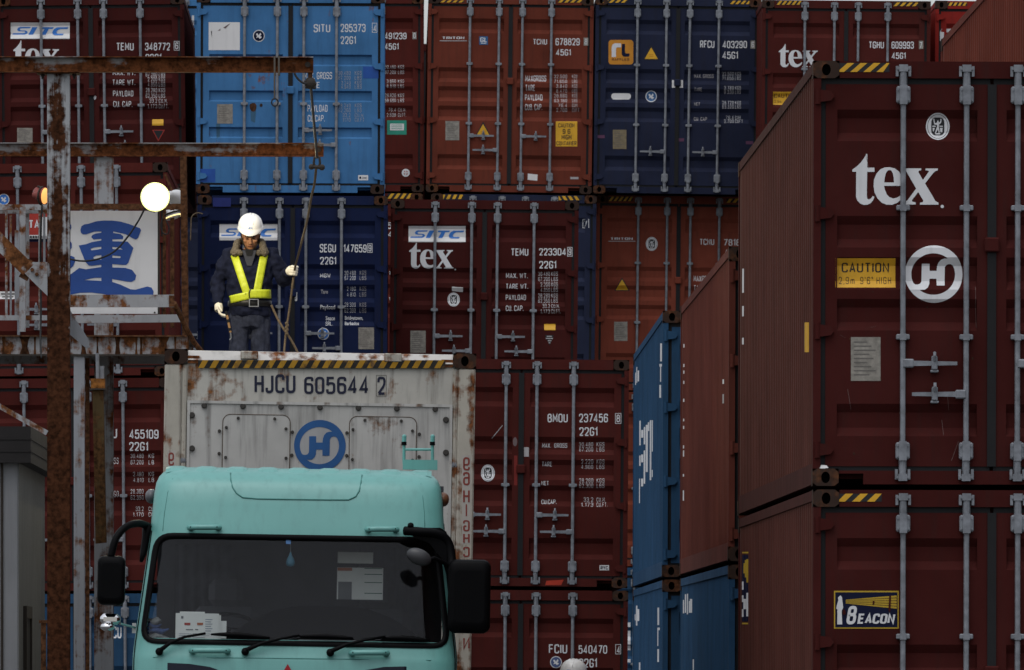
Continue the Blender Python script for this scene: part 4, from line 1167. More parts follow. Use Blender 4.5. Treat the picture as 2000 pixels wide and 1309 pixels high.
mb = MB(); mb.obox(gp(368,690,D1+.25), gp(363.5,306,D1+.25), .012, .09, (0,1,0)); mb.obox(gp(362,690,D1+.2), gp(357.5,306,D1+.2), .055, .012, (0,1,0)); gpart(mb, 'end_post', G_RUST)
mb = MB(); mb.obox(gp(358,600,D1+.22), gp(354.5,310,D1+.22), .012, .012, (0,1,0)); 
mb = MB(); mb.obox(gp(120,588,DP-.9), gp(340,588,DP-.9), .04, .11, (0,0,1)); o = gpart(mb, 'kick_beam', G_WHT)
mb = MB(); mb.obox(gp(330,588,DP-.925), gp(340.5,588,DP-.925), .01, .10, (0,0,1)); gpart(mb, 'rusty_end', G_RUST, o)
mb = MB(); mb.tube([gp(340,592,DP-.8), gp(350,612,DP-.7), gp(366,646,DP-.6), gp(378,668,DP-.5), gp(396,690,DP-.4)], .024, 8); gpart(mb, 'brace_pipe', G_RUST)
mb = MB(); mb.obox(gp(322,340,D1+.5), gp(357,420,D1+.5), .02, .02); gpart(mb, 'brace_rod', G_RUST)
# big diagonal and gusset on the near column
mb = MB(); mb.obox(gp(-60,415,DN-.02), gp(56,528,DN-.02), .06, .12, (0,0,1)); br = gpart(mb, 'diagonal_brace', G_WHT)
mb = MB(); mb.obox(gp(45,545,DN-.025), gp(64,510,DN-.025), .075, .02, (0,1,0)); gpart(mb, 'end_flange', G_RUST, br)
pl = [(46,532),(64,512),(92.5,512),(92.5,578),(70,556)]
q = [gp(x, y, DN-.05) for x, y in pl]; mb = MB(); mb.prism([(v.x, v.z) for v in q], q[0].y, q[0].y+.012); gu = gpart(mb, 'gusset_plate', G_WHT)
for x, y in ((63,527),(72,536)):
    v = gp(x, y, DN-.06); mb = MB(); mb.cyl((v.x, v.y, v.z), (0,1,0), .016, .03, 6); gpart(mb, 'bolt', G_RUST, gu)
q = [gp(x, y, DN+.3) for x, y in ((137,606),(172,662),(174,678),(168,680),(137,654))]; mb = MB(); mb.prism([(v.x, v.z) for v in q], q[0].y, q[0].y+.05); gpart(mb, 'knee_brace', M_KNEE if 'M_KNEE' in globals() else G_GREY)
mb = MB(); mb.obox(gp(-60,760,DN-.1), gp(92,846,DN-.1), .03, .04); gpart(mb, 'brace_rod', G_WHT)
q = [gp(x, y, DP+.5) for x, y in ((176,694),(206,694),(210,720),(214,728),(206,735))]
mb = MB(); mb.prism([(v.x, v.z) for v in q], q[0].y, q[0].y+.04); gpart(mb, 'corner_plate', G_GREY)

# signboard -------------------------------------------------------------
sg = empty('sign_board', W(222, 613, DP+.16), (0,0,.0158)); tag(sg, 'white signboard with a big blue brush style character behind the platform rail', 'signboard')
def sp(x, y): return ((x-222)/(F/(DP+.16)), (613-y)/(F/(DP+.16)))
mb = MB(); (x0, z0), (x1, z1) = sp(97, 613), sp(308, 412); mb.box((x0, 0, z0), (x1, .02, z1)); mb.build('board', M_SIGN if 'M_SIGN' in globals() else paint('signboard white paint', (.66,.65,.64), .5, .06, 0, .12, 0, .2), sg)
mb = MB(); mb.box((x1, -.004, z0-.01), (x1+.018, .03, z1+.01)); mb.build('edge_frame', M_DKST, sg)
M_SIGNB = plain('sign blue paint', (.022,.070,.27), .5, 0, .3, .12, 4)
k = lambda p: sp(130+p[0]/6.089, 405+p[1]/6.089)
KAN = [[[(165,270),(178,225),(215,203),(260,197),(350,168),(440,158),(540,158),(640,170),(740,198),(870,248),(887,272),(850,365),(825,384),(800,375),(700,320),(555,288),(555,306),(640,318),(675,345),(670,378),(545,382),(545,405),(725,408),(795,485),(735,660),(710,685),(670,686),(545,676),(545,716),(700,720),(780,745),(828,810),(815,865),(770,888),(720,884),(543,853),(543,888),(640,920),(760,975),(820,980),(960,942),(1010,955),(1035,1000),(1030,1040),(1000,1075),(860,1085),(600,1070),(440,1032),(300,1015),(160,1018),(40,1040),(-60,1090),(-140,1060),(-120,960),(-20,860),(40,805),(100,760),(150,722),(230,738),(300,728),(414,710),(414,682),(300,697),(265,693),(225,650),(145,455),(230,440),(300,415),(414,394),(414,376),(320,383),(293,355),(310,328),(350,312),(414,303),(414,288),(330,290),(235,322),(195,324),(172,305)],
   [(414,470),(330,478),(288,492),(290,510),(310,512),(414,495)],[(545,472),(545,496),(668,503),(640,485),(600,475)],
   [(414,568),(350,575),(318,595),(325,612),(370,625),(414,622)],[(545,572),(545,600),(635,604),(648,592),(635,580)],
   [(414,838),(330,840),(205,865),(414,876)]],
  [[(-40,195),(30,190),(55,210),(58,240),(50,265),(-40,280)]], [[(-40,390),(40,392),(62,430),(62,480),(45,510),(-40,520)]], [[(-40,580),(60,578),(95,595),(103,640),(80,700),(40,735),(-40,740)]]]
mb = MB()
for st in KAN[:1]:
    vs, fs = curve_fill([[tuple(p) for p in c] for c in st]); mb.add([(k(v)[0], -.004, k(v)[1]) for v in vs], fs)
mb.build('character', M_SIGNB, sg)
mb = MB()
for st in KAN[1:]:
    vs, fs = curve_fill(st); mb.add([(k(v)[0], -.004, k(v)[1]) for v in vs], fs)
mb.build('character', M_SIGNB, sg)
v = sp(302, 610.5); mb = MB(); mb.cyl((v[0], -.004, v[1]), (0,1,0), .008, .008, 8); mb.build('screw', M_DKST, sg)

# floodlights ------------------------------------------------------------
M_BULB = emit('lit floodlight glass', (1.0, .93, .70), 9.0)
M_BULBW = emit('warm lit lamp glass', (1.0, .45, .12), .75)
M_HOUS = plain('brown lamp housing', (.10,.045,.025), .6); M_REDH = plain('faded red lamp housing', (.20,.04,.03), .55); M_REFL = plain('white lamp reflector', (.60,.60,.60), .4)
def flood(name, label, c, aimdir, r, depth, house, glass, watt=0, col=(1,.86,.58), cone=120, rim=None):
    q = Vector(aimdir).normalized().to_track_quat('-Z', 'Y')
    root = empty('floodlight', c, q.to_euler()); tag(root, label, 'lamp', 'work lamps on the gantry')
    mb = MB(); n = 24
    prof = [(r, 0), (r*1.03, .004), (r*.98, .02), (r*.80, depth*.4), (r*.42, depth*.75), (r*.30, depth), (.001, depth)]
    mb.grid([[(rr*math.cos(2*math.pi*i/n), rr*math.sin(2*math.pi*i/n), zz) for i in range(n)] for rr, zz in prof], closed=True)
    mb.build('housing', house, root, smooth=True)
    mb = MB(); mb.grid([[(rr*math.cos(2*math.pi*i/n), rr*math.sin(2*math.pi*i/n), zz) for i in range(n)] for rr, zz in ((r*.97, .003), (r*.8, -.012), (r*.45, -.02), (.001, -.023))], closed=True)
    mb.build('lens', glass, root, smooth=True)
    mb = MB(); mb.tube([(r*1.06*math.cos(R(a)), r*1.06*math.sin(R(a)), .03) for a in range(-90, 91, 15)], .008, 6); mb.build('bracket', M_DKST, root)
    if rim:
        mb = MB(); mb.tube([(r*.985*math.cos(R(a)), r*.985*math.sin(R(a)), .0) for a in range(0, 361, 15)], r*.075, 6, cap=False); mb.build('rim', rim, root, smooth=True)
    if watt:
        ld = bpy.data.lights.new('lamp_light', 'SPOT'); ld.energy = watt; ld.color = col; ld.spot_size = R(cone); ld.spot_blend = .6; ld.shadow_soft_size = .06
        lo = bpy.data.objects.new('lamp_light', ld); COL.objects.link(lo); lo.parent = root; lo.location = (0, 0, -.05)
    return root
flood('floodlight', 'round floodlight shining straight at the viewer, above the blue character sign', W(303, 385, 77.3), (.03,-1,-.02), .122, .25, M_HOUS, M_BULB, 160, col=(1,.88,.55), cone=165, rim=emit('yellow lit rim', (.95,.95,.35), 1.2))
flood('floodlight', 'white floodlight seen from behind on the rail corner, turned towards the worker', W(347, 389, 78.55), (.75,1.5,-.45), .085, .16, M_REFL, M_BULB, 75, cone=75)
flood('floodlight', 'white floodlight hung under the rail at the end post, its rim lit', W(338, 424, 78.3), (.3,-.12,-.95), .08, .12, M_REFL, M_REFL, 0, rim=emit('warm lit rim', (1.0,.75,.30), 1.2))
flood('floodlight', 'red backed floodlight left of the near rusty column, glowing orange', W(88, 383, 77.4), (1,-.45,-.1), .075, .12, M_REDH, M_BULBW, 0)
flood('floodlight', 'unlit red backed floodlight leaning over the handrail beside the glowing orange one', W(77, 378, 77.6), (.5,1,.1), .06, .10, M_REDH, M_REFL, 0)

# cables, hanging gear ------------------------------------------------------
M_CABLE = plain('black cable', (.012,.012,.012), .6); M_ROPE = plain('grey brown rope', (.12,.09,.06), .9, 0, .05, .35, 60); M_WIRE = plain('dark wire rope', (.02,.02,.022), .6)
def catm(pts, n=5):
    out = []; N = len(pts)
    for i in range(N-1):
        p0, p1, p2, p3 = pts[max(0,i-1)], pts[i], pts[i+1], pts[min(N-1,i+2)]
        for j in range(n):
            t = j/n; out.append(.5*((2*p1)+(p2-p0)*t+(2*p0-5*p1+4*p2-p3)*t*t+(3*p1-p0-3*p2+p3)*t**3))
    return out+[pts[-1]]
def line(name, label, cat, pts, r, mat, group=None, n=6):
    mb = MB(); mb.tube(catm([W(*p) for p in pts]), r, n); o = mb.build(name, mat, None, smooth=True); tag(o, label, cat, group); return o
line('power_cable', 'black power cable drooping from the lit floodlight across the blue character', 'cable', [(284,405,77.5),(270,432,78),(250,462,78.05),(225,490,78.05),(195,505,78.05),(165,510,78.05),(140,507,78.05),(115,500,78.05)], .009, M_CABLE)
line('power_cable', 'black cable hanging down along the handrail left of the near column', 'cable', [(82,400,77.8),(80,450,77.8),(79,520,77.9),(80,600,77.9),(79,665,77.8),(81,700,77.7)], .010, M_CABLE)
line('power_cable', 'loop of black cable beside the end post under the lamps', 'cable', [(318,425,77.9),(314,440,77.9),(318,455,77.9),(327,457,77.9),(330,445,77.9),(324,430,77.9)], .007, M_CABLE)
line('cord', 'thin pale cord tied to the end post, its loose end curling right', 'cord', [(372,470,78.1),(373,440,78.1),(374,425,78.1),(380,418,78.1),(388,416,78.1),(396,418,78.1)], .006, M_ROPE)
hw = empty('hanging_weight', W(194, 690, 76.5)); tag(hw, 'long rust brown steel block hanging under the platform on a hook', 'weight')
s7 = F/76.5
mb = MB()
q = lambda x, y: ((x-194)/s7, (690-y)/s7)
(x0,z0),(x1,z1) = q(178,759), q(205,740); mb.box((x0,-.07,z0), (x1,.07,z1)); mb.build('cap', paint('orange rust', (.16,.07,.03), .85, .3, .7, .2, 0, .08, (.20,.08,.02), None, (4,4,4), 5), hw)
mb = MB(); A = [q(181,759), q(202,759), q(208,1060), q(187,1062)]; mb.prism(A, -.05, .05); mb.build('block', paint('olive brown rusted steel', (.075,.05,.022), .85, .3, .5, .4, 0, .08, (.06,.03,.012), None, (7,7,.8), 1.5), hw)
mb = MB(); (x,z) = q(190,690); mb.tube([q(190,690)[:1]+(0,)+q(190,690)[1:], q(191,742)[:1]+(0,)+q(191,742)[1:]], .016, 8); mb.tube([(q(199,715)[0],.02,q(199,715)[1]), (q(199,742)[0],.02,q(199,742)[1])], .02, 8); mb.build('hook', M_GALV, hw)
mb = MB(); mb.box((x0-.01,-.08,q(0,762)[1]), (x1+.008,.08,q(0,759)[1])); mb.build('collar', M_DKST, hw)

tk = empty('rope_tackle', W(606, 160, 69.0)); tag(tk, 'dark swivel tackle hanging under the tip of the upper rusty beam', 'tackle')
mb = MB(); mb.tube([(0,0,.08),(0,0,.0)], .018, 8); mb.build('shank', G_RUST, tk)
mb = MB(); mb.ball((0,0,-.01), (.045,.035,.05), 12, 8); mb.tube([(-.05,0,.0),(.05,0,-.02)], .014, 6); mb.tube([(-.04,0,-.04),(.045,0,-.045)], .016, 6); mb.build('swivel', M_DKST, tk)
line('wire_loop', 'dark wire loop curving from the upper beam to its swivel tackle', 'wire', [(575,143,68.98),(580,152,68.98),(590,161,68.98),(602,164,68.98),(611,164,68.98)], .010, M_WIRE)
ml = empty('sling_strap', W(540, 128, 69.0)); tag(ml, 'worn grey strap looped over the upper beam with a ring dangling below it', 'strap')
mb = MB()
for x in (-.014, .020): mb.box((x-.007, -.045, -.08), (x+.007, -.04, .075)); mb.box((x-.007, -.045, .07), (x+.007, .05, .075)); mb.box((x-.007,.045,-.08), (x+.007,.05,.075))
mb.box((-.021,-.045,-.27), (-.009,-.04,-.08)); mb.build('webbing', paint('worn grey webbing', (.10,.085,.07), .9, .3, 0, .3, 0, .05), ml)
mb = MB(); mb.tube([(-.012+.026*math.cos(R(a)), -.042, -.295+.03*math.sin(R(a))) for a in range(0, 361, 30)], .007, 6, cap=False); mb.build('ring', M_WIRE, ml)
line('wire_rope', 'thin dark wire rope running down from the upper beam tackle to the shackle', 'wire rope', [(607,168,69.0),(611,215,69.6),(616,270,70.3),(619,308,70.8)], .011, M_WIRE)
sh = empty('shackle', W(619, 318, 70.9)); tag(sh, 'dark steel shackle joining the wire rope and the safety rope', 'shackle')
mb = MB(); mb.tube([(-.018,0,-.03),(-.026,0,.0),(-.02,0,.04),(0,0,.055),(.02,0,.04),(.026,0,.0),(.018,0,-.03)], .010, 8); mb.build('bow', M_DKST, sh)
mb = MB(); mb.tube([(-.05,0,-.032),(.045,0,-.038)], .016, 8); mb.ball((-.045,0,-.034), .024, 8, 6); mb.ball((.04,0,-.038), .026, 8, 6); mb.build('pin', M_DKST, sh)
DW = 80.0
line('safety_rope', 'grey brown safety rope running from the shackle through the worker\'s raised glove to the roof', 'rope',
     [(618,325,70.9),(614,360,71.6),(608,385,72.5),(601,425,74.2),(590,470,76.6),(578,515,79.2),(575,530,79.72),(571,560,79.75),(566,600,79.8),(560,640,79.8),(557,665,79.8),(555,688,79.75),(553,720,79.75),(551,758,79.75)], .0105, M_ROPE, None, 8)
line('tail_rope', 'loose brown rope slanting from the worker\'s waist down to the roof', 'rope', [(530,596,79.86),(540,618,79.85),(551,638,79.82),(562,654,79.8),(572,670,79.8),(582,690,79.8),(590,710,79.8),(600,755,79.8)], .011, M_ROPE, None, 8)
mb = MB()
for i, y in enumerate(range(632, 656, 4)): mb.ball(W(560+(i % 2)*1.5-.2*i, y, 79.79), .017, 8, 6)
o = mb.build('rope_knot', M_ROPE, None, smooth=True); tag(o, 'lumpy knot binding the two ropes together near the worker\'s knee', 'knot')

# hut --------------------------------------------------------------------
DH = 71.0; sH = F/DH
ht = empty('site_hut', W(60, 1290+CAMH*sH, DH), (0,0,.013)); tag(ht, 'grey prefabricated site hut with a dark eave at the lower left', 'hut')
HZ = CAMH+(1290-832)/sH
M_HUTW = paint('grey hut wall paint', (.22,.225,.235), .6, .1, 0, .2, 0, .15); M_HUTG = paint('greenish grey siding', (.15,.155,.15), .6, .12, 0, .3, 0, .15); M_EAVE = paint('dark grey eave sheet', (.022,.020,.020), .6, .2, 0, .2, 0, .15)
mb = MB(); mb.box((-3.2, .0, HZ-.30), (0, 5.4, HZ-.004)); 
for z in (HZ-.10, HZ-.2): mb.box((-3.2,-.006,z-.012), (.006,5.4,z))
mb.build('eave', M_EAVE, ht)
mb = MB(); mb.box((-3.1,.10,0), (-.106,.14,HZ-.30)); mb.build('front_wall', M_HUTW, ht)
mb = MB(); 
for i in range(13): mb.box((-.10-.012,.10+.40*i,0), (-.10,.10+.40*i+.385,HZ-.30)); 
mb.box((-.125,.12,0), (-.112,5.3,HZ-.30)); mb.build('side_wall', M_HUTG, ht)
mb = MB(); mb.box((-.1,.9,.0), (-.07,1.0,2.10)); mb.box((-.1,1.9,.0), (-.07,2.0,2.10)); mb.box((-.1,.9,2.10), (-.07,2.0,2.2)); dr = mb.build('door_frame', M_DKST, ht)
mb = MB(); mb.box((-.098,1.0,.02), (-.085,1.9,2.10)); mb.build('door', M_EAVE, ht)
mb = MB(); mb.tube([(-.24,.09,0),(-.24,.09,HZ-.3)], .012, 6); mb.build('downpipe', M_DKST, ht)
st = empty('stub_post', W(85, 1290+CAMH*F/70.2, 70.2)); tag(st, 'short rusty stub post beside the foot of the near column', 'post')
mb = MB(); mb.box((-.02,-.02,0), (.02,.02,2.05)); mb.box((-.035,-.03,2.05), (.035,.03,2.075)); mb.build('shaft', G_RUST, st)
# ------------------------------------------------------------------ white refrigerated container on the lorry
RX, RYB, RS, RR, RL = 614.7, 1407.0, 249.0, .9, 12.19
RH = 2.896
W_REEF = paint('stained off white reefer paint', (.45,.43,.385), .65, .16, .24, .7, .12, .2, (.15,.06,.02), None, (5,5,.45), 1.6)
W_REEF2 = paint('grimy pale panel paint', (.44,.43,.405), .65, .16, .10, .75, .15, .2, (.12,.06,.03), None, (6,6,.35), 1.3)
W_POST = paint('rust edged off white post paint', (.43,.40,.34), .65, .2, .36, .4, 0, .15, (.14,.05,.018), None, (7,7,.7), 2.0)
W_TOP = paint('chipped white roof edge paint', (.50,.48,.45), .6, .12, .26, .4, 0, .1, (.14,.05,.018), None, (4,4,4), 2.0)
rf = empty('refrigerated_container', W(RX, RYB, F/RS), (0, R(RR), .016)); tag(rf, 'rust stained white refrigerated container marked HJCU 605644 riding on the lorry', 'container')
cr, sr = math.cos(R(RR)), math.sin(R(RR))
def rp(px, py):
    dx, dz = (px-RX)/RS, (RYB-py)/RS
    return (dx*cr-dz*sr, dx*sr+dz*cr)
mb = MB()
for s in (-1, 1):
    mb.box((s*HW, 0, .118), (s*(HW-.135), .12, RH-.118), bev=.012); mb.tube([(s*(HW-.155),.035,.12),(s*(HW-.155),.035,RH-.12)], .026, 10)
    mb.box((s*HW, RL-.12, .118), (s*(HW-.1), RL, RH-.118)); mb.box((s*HW,.16,0), (s*(HW-.08),RL-.16,.16)); mb.box((s*HW,.16,RH-.09), (s*(HW-.06),RL-.16,RH-.01))
mb.box((-HW+.18,.02,.0), (HW-.18,.1,.2)); mb.box((-HW+.18,RL-.1,0), (HW-.18,RL-.004,.15)); mb.box((-HW+.18,RL-.1,RH-.12), (HW-.18,RL-.004,RH-.005))
mb.build('frame', W_POST, rf)
mb = MB()   # bevelled top edge
pf = [(.012,RH-.085),(.016,RH-.078),(.075,RH-.012),(.13,RH-.006),(.13,RH-.085)]
mb.grid([[(-HW+.18, y, z) for y, z in pf], [(HW-.18, y, z) for y, z in pf]]); mb.add([(HW-.18,y,z) for y,z in pf], [tuple(range(5))]); mb.add([(-HW+.18,y,z) for y,z in pf], [tuple(range(5))])
mb.build('top_edge', W_TOP, rf)
for s in (-1, 1):
    mb = MB(); mb.box((s*(HW-.012),.12,.16), (s*(HW-.07),RL-.12,RH-.09)); mb.build('side_wall', W_REEF, rf)
    mb = MB(); mb.box((s*(HW-.178),.02,RH-.11), (s*(HW-.27),.06,RH-.05)); mb.build('corner_bracket', paint('dark rusted bracket', (.08,.045,.03), .85, .3, .6, .3, 0, .08), rf)
mb = MB(); mb.box((-HW+.06,.14,RH-.03), (HW-.06,RL-.1,RH-.006)); mb.build('roof', W_REEF, rf)
mb = MB(); mb.box((-HW+.135,.03,.2), (HW-.135,.1,RH-.0855)); mb.build('end_wall', W_REEF, rf)
mb = MB(); mb.box((-HW+.1,RL-.1,.15), (HW-.1,RL-.02,RH-.12)); mb.build('rear_doors', W_REEF, rf)
me = cached(('cast',), lambda: m_casting().mesh('corner_fitting'))
for sx in (-1, 1):
    for top in (0, 1):
        for back in (0, 1):
            o = put('corner_fitting', me, [M_CAST, M_HOLE], rf); o.location = (sx*(HW+.003), RL if back else 0, (RH-.118) if top else 0); o.scale = (sx, -1 if back else 1, 1)
# service panel with its hatches
x0, z1 = rp(369, 782); x1, _ = rp(881, 789)
mb = MB(); mb.box((x0,.016,.75), (x1,.0295,z1-.004), bev=.006); sv = mb.build('service_panel', W_REEF2, rf)
mb = MB(); fr = .022
mb.box((x0-.012,.006,.75), (x0+.010,.0155,z1)); mb.box((x1-.010,.006,.75), (x1+.012,.0155,z1)); mb.box((x0+.0101,.006,z1-.022), (x1-.0101,.0155,z1)); mb.build('panel_frame', W_REEF2, sv)
M_BOLT = plain('dark grimy bolt', (.05,.045,.04), .6, .2)
bm1 = None
def bolt(px, py, r, y):
    global bm1
    def mk():
        m = MB(); m.cyl((0,-.010,0), (0,1,0), 1, .02, 10); m.cyl((0,.001,0), (0,1,0), 1.35, .004, 12); return m.mesh('bolt')
    o = put('bolt', cached(('bolt',), mk), M_BOLT, sv); x, z = rp(px, py); o.location = (x, y, z); o.scale = (r, 1, r)
for x in (399, 474.5, 549, 625, 700, 775, 850): bolt(x, 792.5+(x-399)*.0145, .017, .010)
for y in (811, 876): bolt(375, y, .018, .008)
for y in (820, 884): bolt(871, y, .018, .008)
for (xa, xb, ya) in ((435.5, 565, 809), (683, 812, 813)):
    c0 = rp(xa, ya); c1 = rp(xb, ya+130)
    pl = rrect(c0[0], c1[1], c1[0], c0[1], .06)
    mb = MB(); mb.prism(pl, .0085, .0165); ho = mb.build('access_hatch', W_REEF2, sv)
    mb = MB(); ring = rrect(c0[0], c1[1], c1[0], c0[1], .06, 6); mb.tube([(p[0], .0085, p[1]) for p in ring]+[(ring[0][0], .0085, ring[0][1])], .0035, 5, cap=False); mb.build('hatch_seal', M_SEALB, ho) if 'M_SEALB' in globals() else mb.build('hatch_seal', plain('brown grime seal', (.10,.075,.055), .8), ho)
    for fx, fy in ((.23,.06),(.78,.07),(.05,.2),(.95,.22),(.04,.65),(.95,.66)):
        bolt(xa+(xb-xa)*fx, ya+130*fy, .009, .002)
for x, y in ((428.5,842),(428,886),(571,844),(570,889),(677.5,845.5),(677,890),(819,848),(818.5,892)): bolt(x, y, .010, .012)
for x, y in ((357.5,899),(887,908)):
    mb = MB(); a = rp(x, y); mb.cyl((a[0],.02,a[1]), (0,1,0), .022, .02, 12); mb.cyl((a[0],.006,a[1]), (0,1,0), .010, .012, 8); mb.build('drain_plug', M_GALV, rf)
for xa, xb, y0, y1 in ((470,504,685.5,702),(750.5,784.5,690,707)):
    a = rp(xa, y0); b = rp(xb, y1); mb = MB(); mb.box((a[0],.0,b[1]), (b[0],.05,a[1]), bev=.006); mb.build('roof_tab', W_POST, rf)
D = Decals(rp)
D.hatch(387, 703.5, 870, 719, 22, 9, yel=paint('worn yellow stripe paint', (.36,.19,.02), .65, .25, .26, .5, 0, .1, (.12,.07,.03), None, (5,5,3), 3), blk=paint('worn black stripe paint', (.022,.021,.020), .7, .3, .2, .2, 0, .1, (.12,.07,.03), None, (5,5,3), 3))
M_INK = plain('dark navy stencil ink', (.012,.014,.035), .6)
D.text('HJCU', 497, 731, 577, 768, M_INK, bold=.034); D.text('605644', 594, 732.5, 718.5, 769.5, M_INK, bold=.034); D.text('2', 737, 735.5, 753, 771, M_INK, bold=.034); D.box(734.5, 732.5, 755, 774, 1, M_DIMP, 'lettering', 1)
for (side, part, mn, lay), (mb, mt) in list(D.items.items()):
    mb.v = [(v[0], v[1]+(.028 if part == 'lettering' else .010), v[2]) for v in mb.v]
    mb.build(part, mt, rf)
mbS = None
# ringed emblem, blue on white, hanging on the service panel
D = Decals(rp); M_LOGOB = plain('emblem blue paint', (.018,.085,.24), .5); M_LOGOW = paint('emblem pale ground', (.36,.36,.36), .6, .08, 0, .2, 0, .15)
D.poly(ell(625, 870, 50, 50, 60), M_LOGOW, 'emblem', 1); D.logo(L_H, 574.3, 820.3, 675.2, 920.5, M_LOGOB, 'emblem', 2)
for (side, part, mn, lay), (mb, mt) in list(D.items.items()):
    mb.v = [(v[0], v[1]+.0145, v[2]) for v in mb.v]; mb.build(part, mt, sv)
# upright lettering down both posts, reading in mirror image
D = Decals(rp); M_REDL = plain('faded red stencil', (.22,.045,.035), .7)
def postletters(x0, x1, ys):
    for ch, y0, y1 in ys: D.text(ch, x0, y0, x1, y1, M_REDL, bold=.03, mirror=True)
for xo, dx in ((329.5, 0),):
    postletters(329, 340, [('9',884,910),('6',916,943)])
postletters(904.5, 917.5, [('9',893,919),('6',922,948),('H',958,981),('G',1016,1038),('H',1043,1060),('C',1068,1088),('U',1094,1114),('B',1140,1160),('E',1186,1206),('N',1243,1270)])
D.rect(909.5, 985, 912.2, 1008, M_REDL, 'lettering', 1)
for (side, part, mn, lay), (mb, mt) in list(D.items.items()):
    mb.v = [(v[0]+(0), v[1]-.0005, v[2]) for v in mb.v]; mb.build(part, mt, rf)
D = Decals(rp); M_PATCH = paint('cleaner pale patch', (.43,.40,.36), .65, .1, .15, .3, 0, .15)
D.rect(327, 879, 343, 1100, M_PATCH, 'label_patch', .3); D.rect(902.5, 889, 919.5, 1062, M_PATCH, 'label_patch', .3)
for (side, part, mn, lay), (mb, mt) in list(D.items.items()): mb.build(part, mt, rf)
# trailer under it
tr = empty('semi_trailer', W(RX, RYB, F/RS)+Vector((0,0,0)), (0, R(RR), .016)); tag(tr, 'dark low container trailer under the white reefer', 'trailer')
hz = W(RX, RYB, F/RS).z
mb = MB()
for s in (-.45, .45): mb.box((s-.08,.3,-.4), (s+.08,RL,-.02))
for y in (.2, 4, 8, 11.9): mb.box((-1.2,y,-.2), (1.2,y+.25,-.01))
mb.build('chassis', M_DKST, tr)
for y in (8.6, 9.9, 11.2):
    for s in (-1, 1):
        mb = MB(); mb.cyl((s*1.0,y,-hz+.5), (1,0,0), .5, .5, 28); wo = mb.build('wheel', M_GASK, tr); mb = MB(); mb.cyl((s*1.26,y,-hz+.5), (1,0,0), .26, .03, 20); mb.build('rim', M_GALV, wo)
# ------------------------------------------------------------------ teal lorry cab
TS = 263.6; TD = F/TS; TXC = 567.0; TROLL = .95
tk_ = empty('container_lorry', Vector(((TXC-1000)/TS, TD, 0)), (0, R(TROLL), .01)); tag(tk_, 'teal cab over lorry carrying the white reefer, facing the viewer', 'lorry')
ctr, strr = math.cos(R(TROLL)), math.sin(R(TROLL)); TYB = 1290+CAMH*TS
def tp(px, py):
    dx, dz = (px-TXC)/TS, (TYB-py)/TS
    return (dx*ctr-dz*strr, dx*strr+dz*ctr)
T_TEAL = paint('teal cab paint', (.122,.335,.306), .34, .06, 0, .18, .05, .5)
T_SEAMSHADE = plain('dark teal seam and crease shade', (.055,.19,.17), .6); T_BLK = plain('black plastic trim', (.0025,.0025,.003), .5, 0, .06); T_INT = plain('dark cab lining', (.030,.030,.033), .8, 0, .1); T_INT2 = plain('grey cab lining', (.075,.075,.085), .85, 0, .05); T_NAVY = plain('dark navy grille', (.006,.009,.020), .5)
ZW = [(0.95,1.20),(1.30,1.21),(1.78,1.205),(1.86,1.198),(2.69,1.098),(2.80,1.092),(2.98,1.078),(3.06,1.065),(3.11,1.045),(3.145,1.015),(3.17,.975),(3.185,.92),(3.192,.85)]
ZY = [(0.95,.0),(1.30,.0),(1.74,.02),(1.80,.045),(1.86,.065),(2.69,.30),(2.74,.315),(2.98,.40),(3.06,.445),(3.11,.50),(3.145,.565),(3.17,.66),(3.185,.80),(3.192,1.0)]
def interp(T, z):
    if z <= T[0][0]: return T[0][1]
    for (a, u), (b, v) in zip(T, T[1:]):
        if z <= b: return u+(v-u)*(z-a)/(b-a)
    return T[-1][1]
def S(xf, z, off=0.0):
    w = interp(ZW, z); a = min(.9999, abs(xf)); y = interp(ZY, z)+.30*(1-(1-a**4.5)**(1/4.5))
    p = Vector((xf*w, y, z))
    return p if off == 0 else p+Vector((xf*abs(xf)**3*.6, -1, .15)).normalized()*off
def Sx(x, z, off=0.0): return S(max(-1, min(1, x/interp(ZW, z))), z, off)
def Spx(px, py, off=0.0):
    x, z = tp(px, py); return Sx(x, z, off)
xf = [-1,-.997,-.985,-.965,-.93,-.88,-.8,-.65,-.5,-.3,-.1]; xf = xf+[0]+[-v for v in xf[::-1]]
zs = [.95,1.1,1.3,1.5,1.74,1.78,1.80,1.86,1.90,2.0,2.2,2.4,2.55,2.65,2.69,2.74,2.80,2.9,2.98,3.03,3.06,3.09,3.11,3.13,3.145,3.16,3.17,3.18,3.185,3.19,3.192]
BACK = 2.15
rows = []
for z in zs:
    w = interp(ZW, z); r = [Vector((-w, BACK, z)), Vector((-w, 1.2, z))]+[S(f, z) for f in xf]+[Vector((w, 1.2, z)), Vector((w, BACK, z))]
    rows.append(r)
n = len(rows[0]); mb = MB(); mb.v = [tuple(p) for r in rows for p in r]
WZ0, WZ1, WF = 1.90, 2.65, .93
for i in range(len(zs)-1):
    for k in range(n-1):
        if zs[i] >= WZ0-1e-6 and zs[i+1] <= WZ1+1e-6 and 2 <= k-0 and k <= n-4:
            a, b = xf[k-2] if k-2 < len(xf) else 9, xf[k-1] if k-1 < len(xf) else 9
            if a >= -WF-1e-6 and b <= WF+1e-6: continue
        if 1.86-1e-6 <= zs[i] and zs[i+1] <= 2.69+1e-6 and k in (0, n-2): continue     # door windows
        mb.f.append((i*n+k, i*n+k+1, (i+1)*n+k+1, (i+1)*n+k)); mb.m.append(0)
top = [(len(zs)-1)*n+k for k in range(n)]; mb.f.append(tuple(top)); mb.m.append(0)
mb.build('cab_shell', T_TEAL, tk_, autosmooth=35)
mb = MB(); w = 1.0
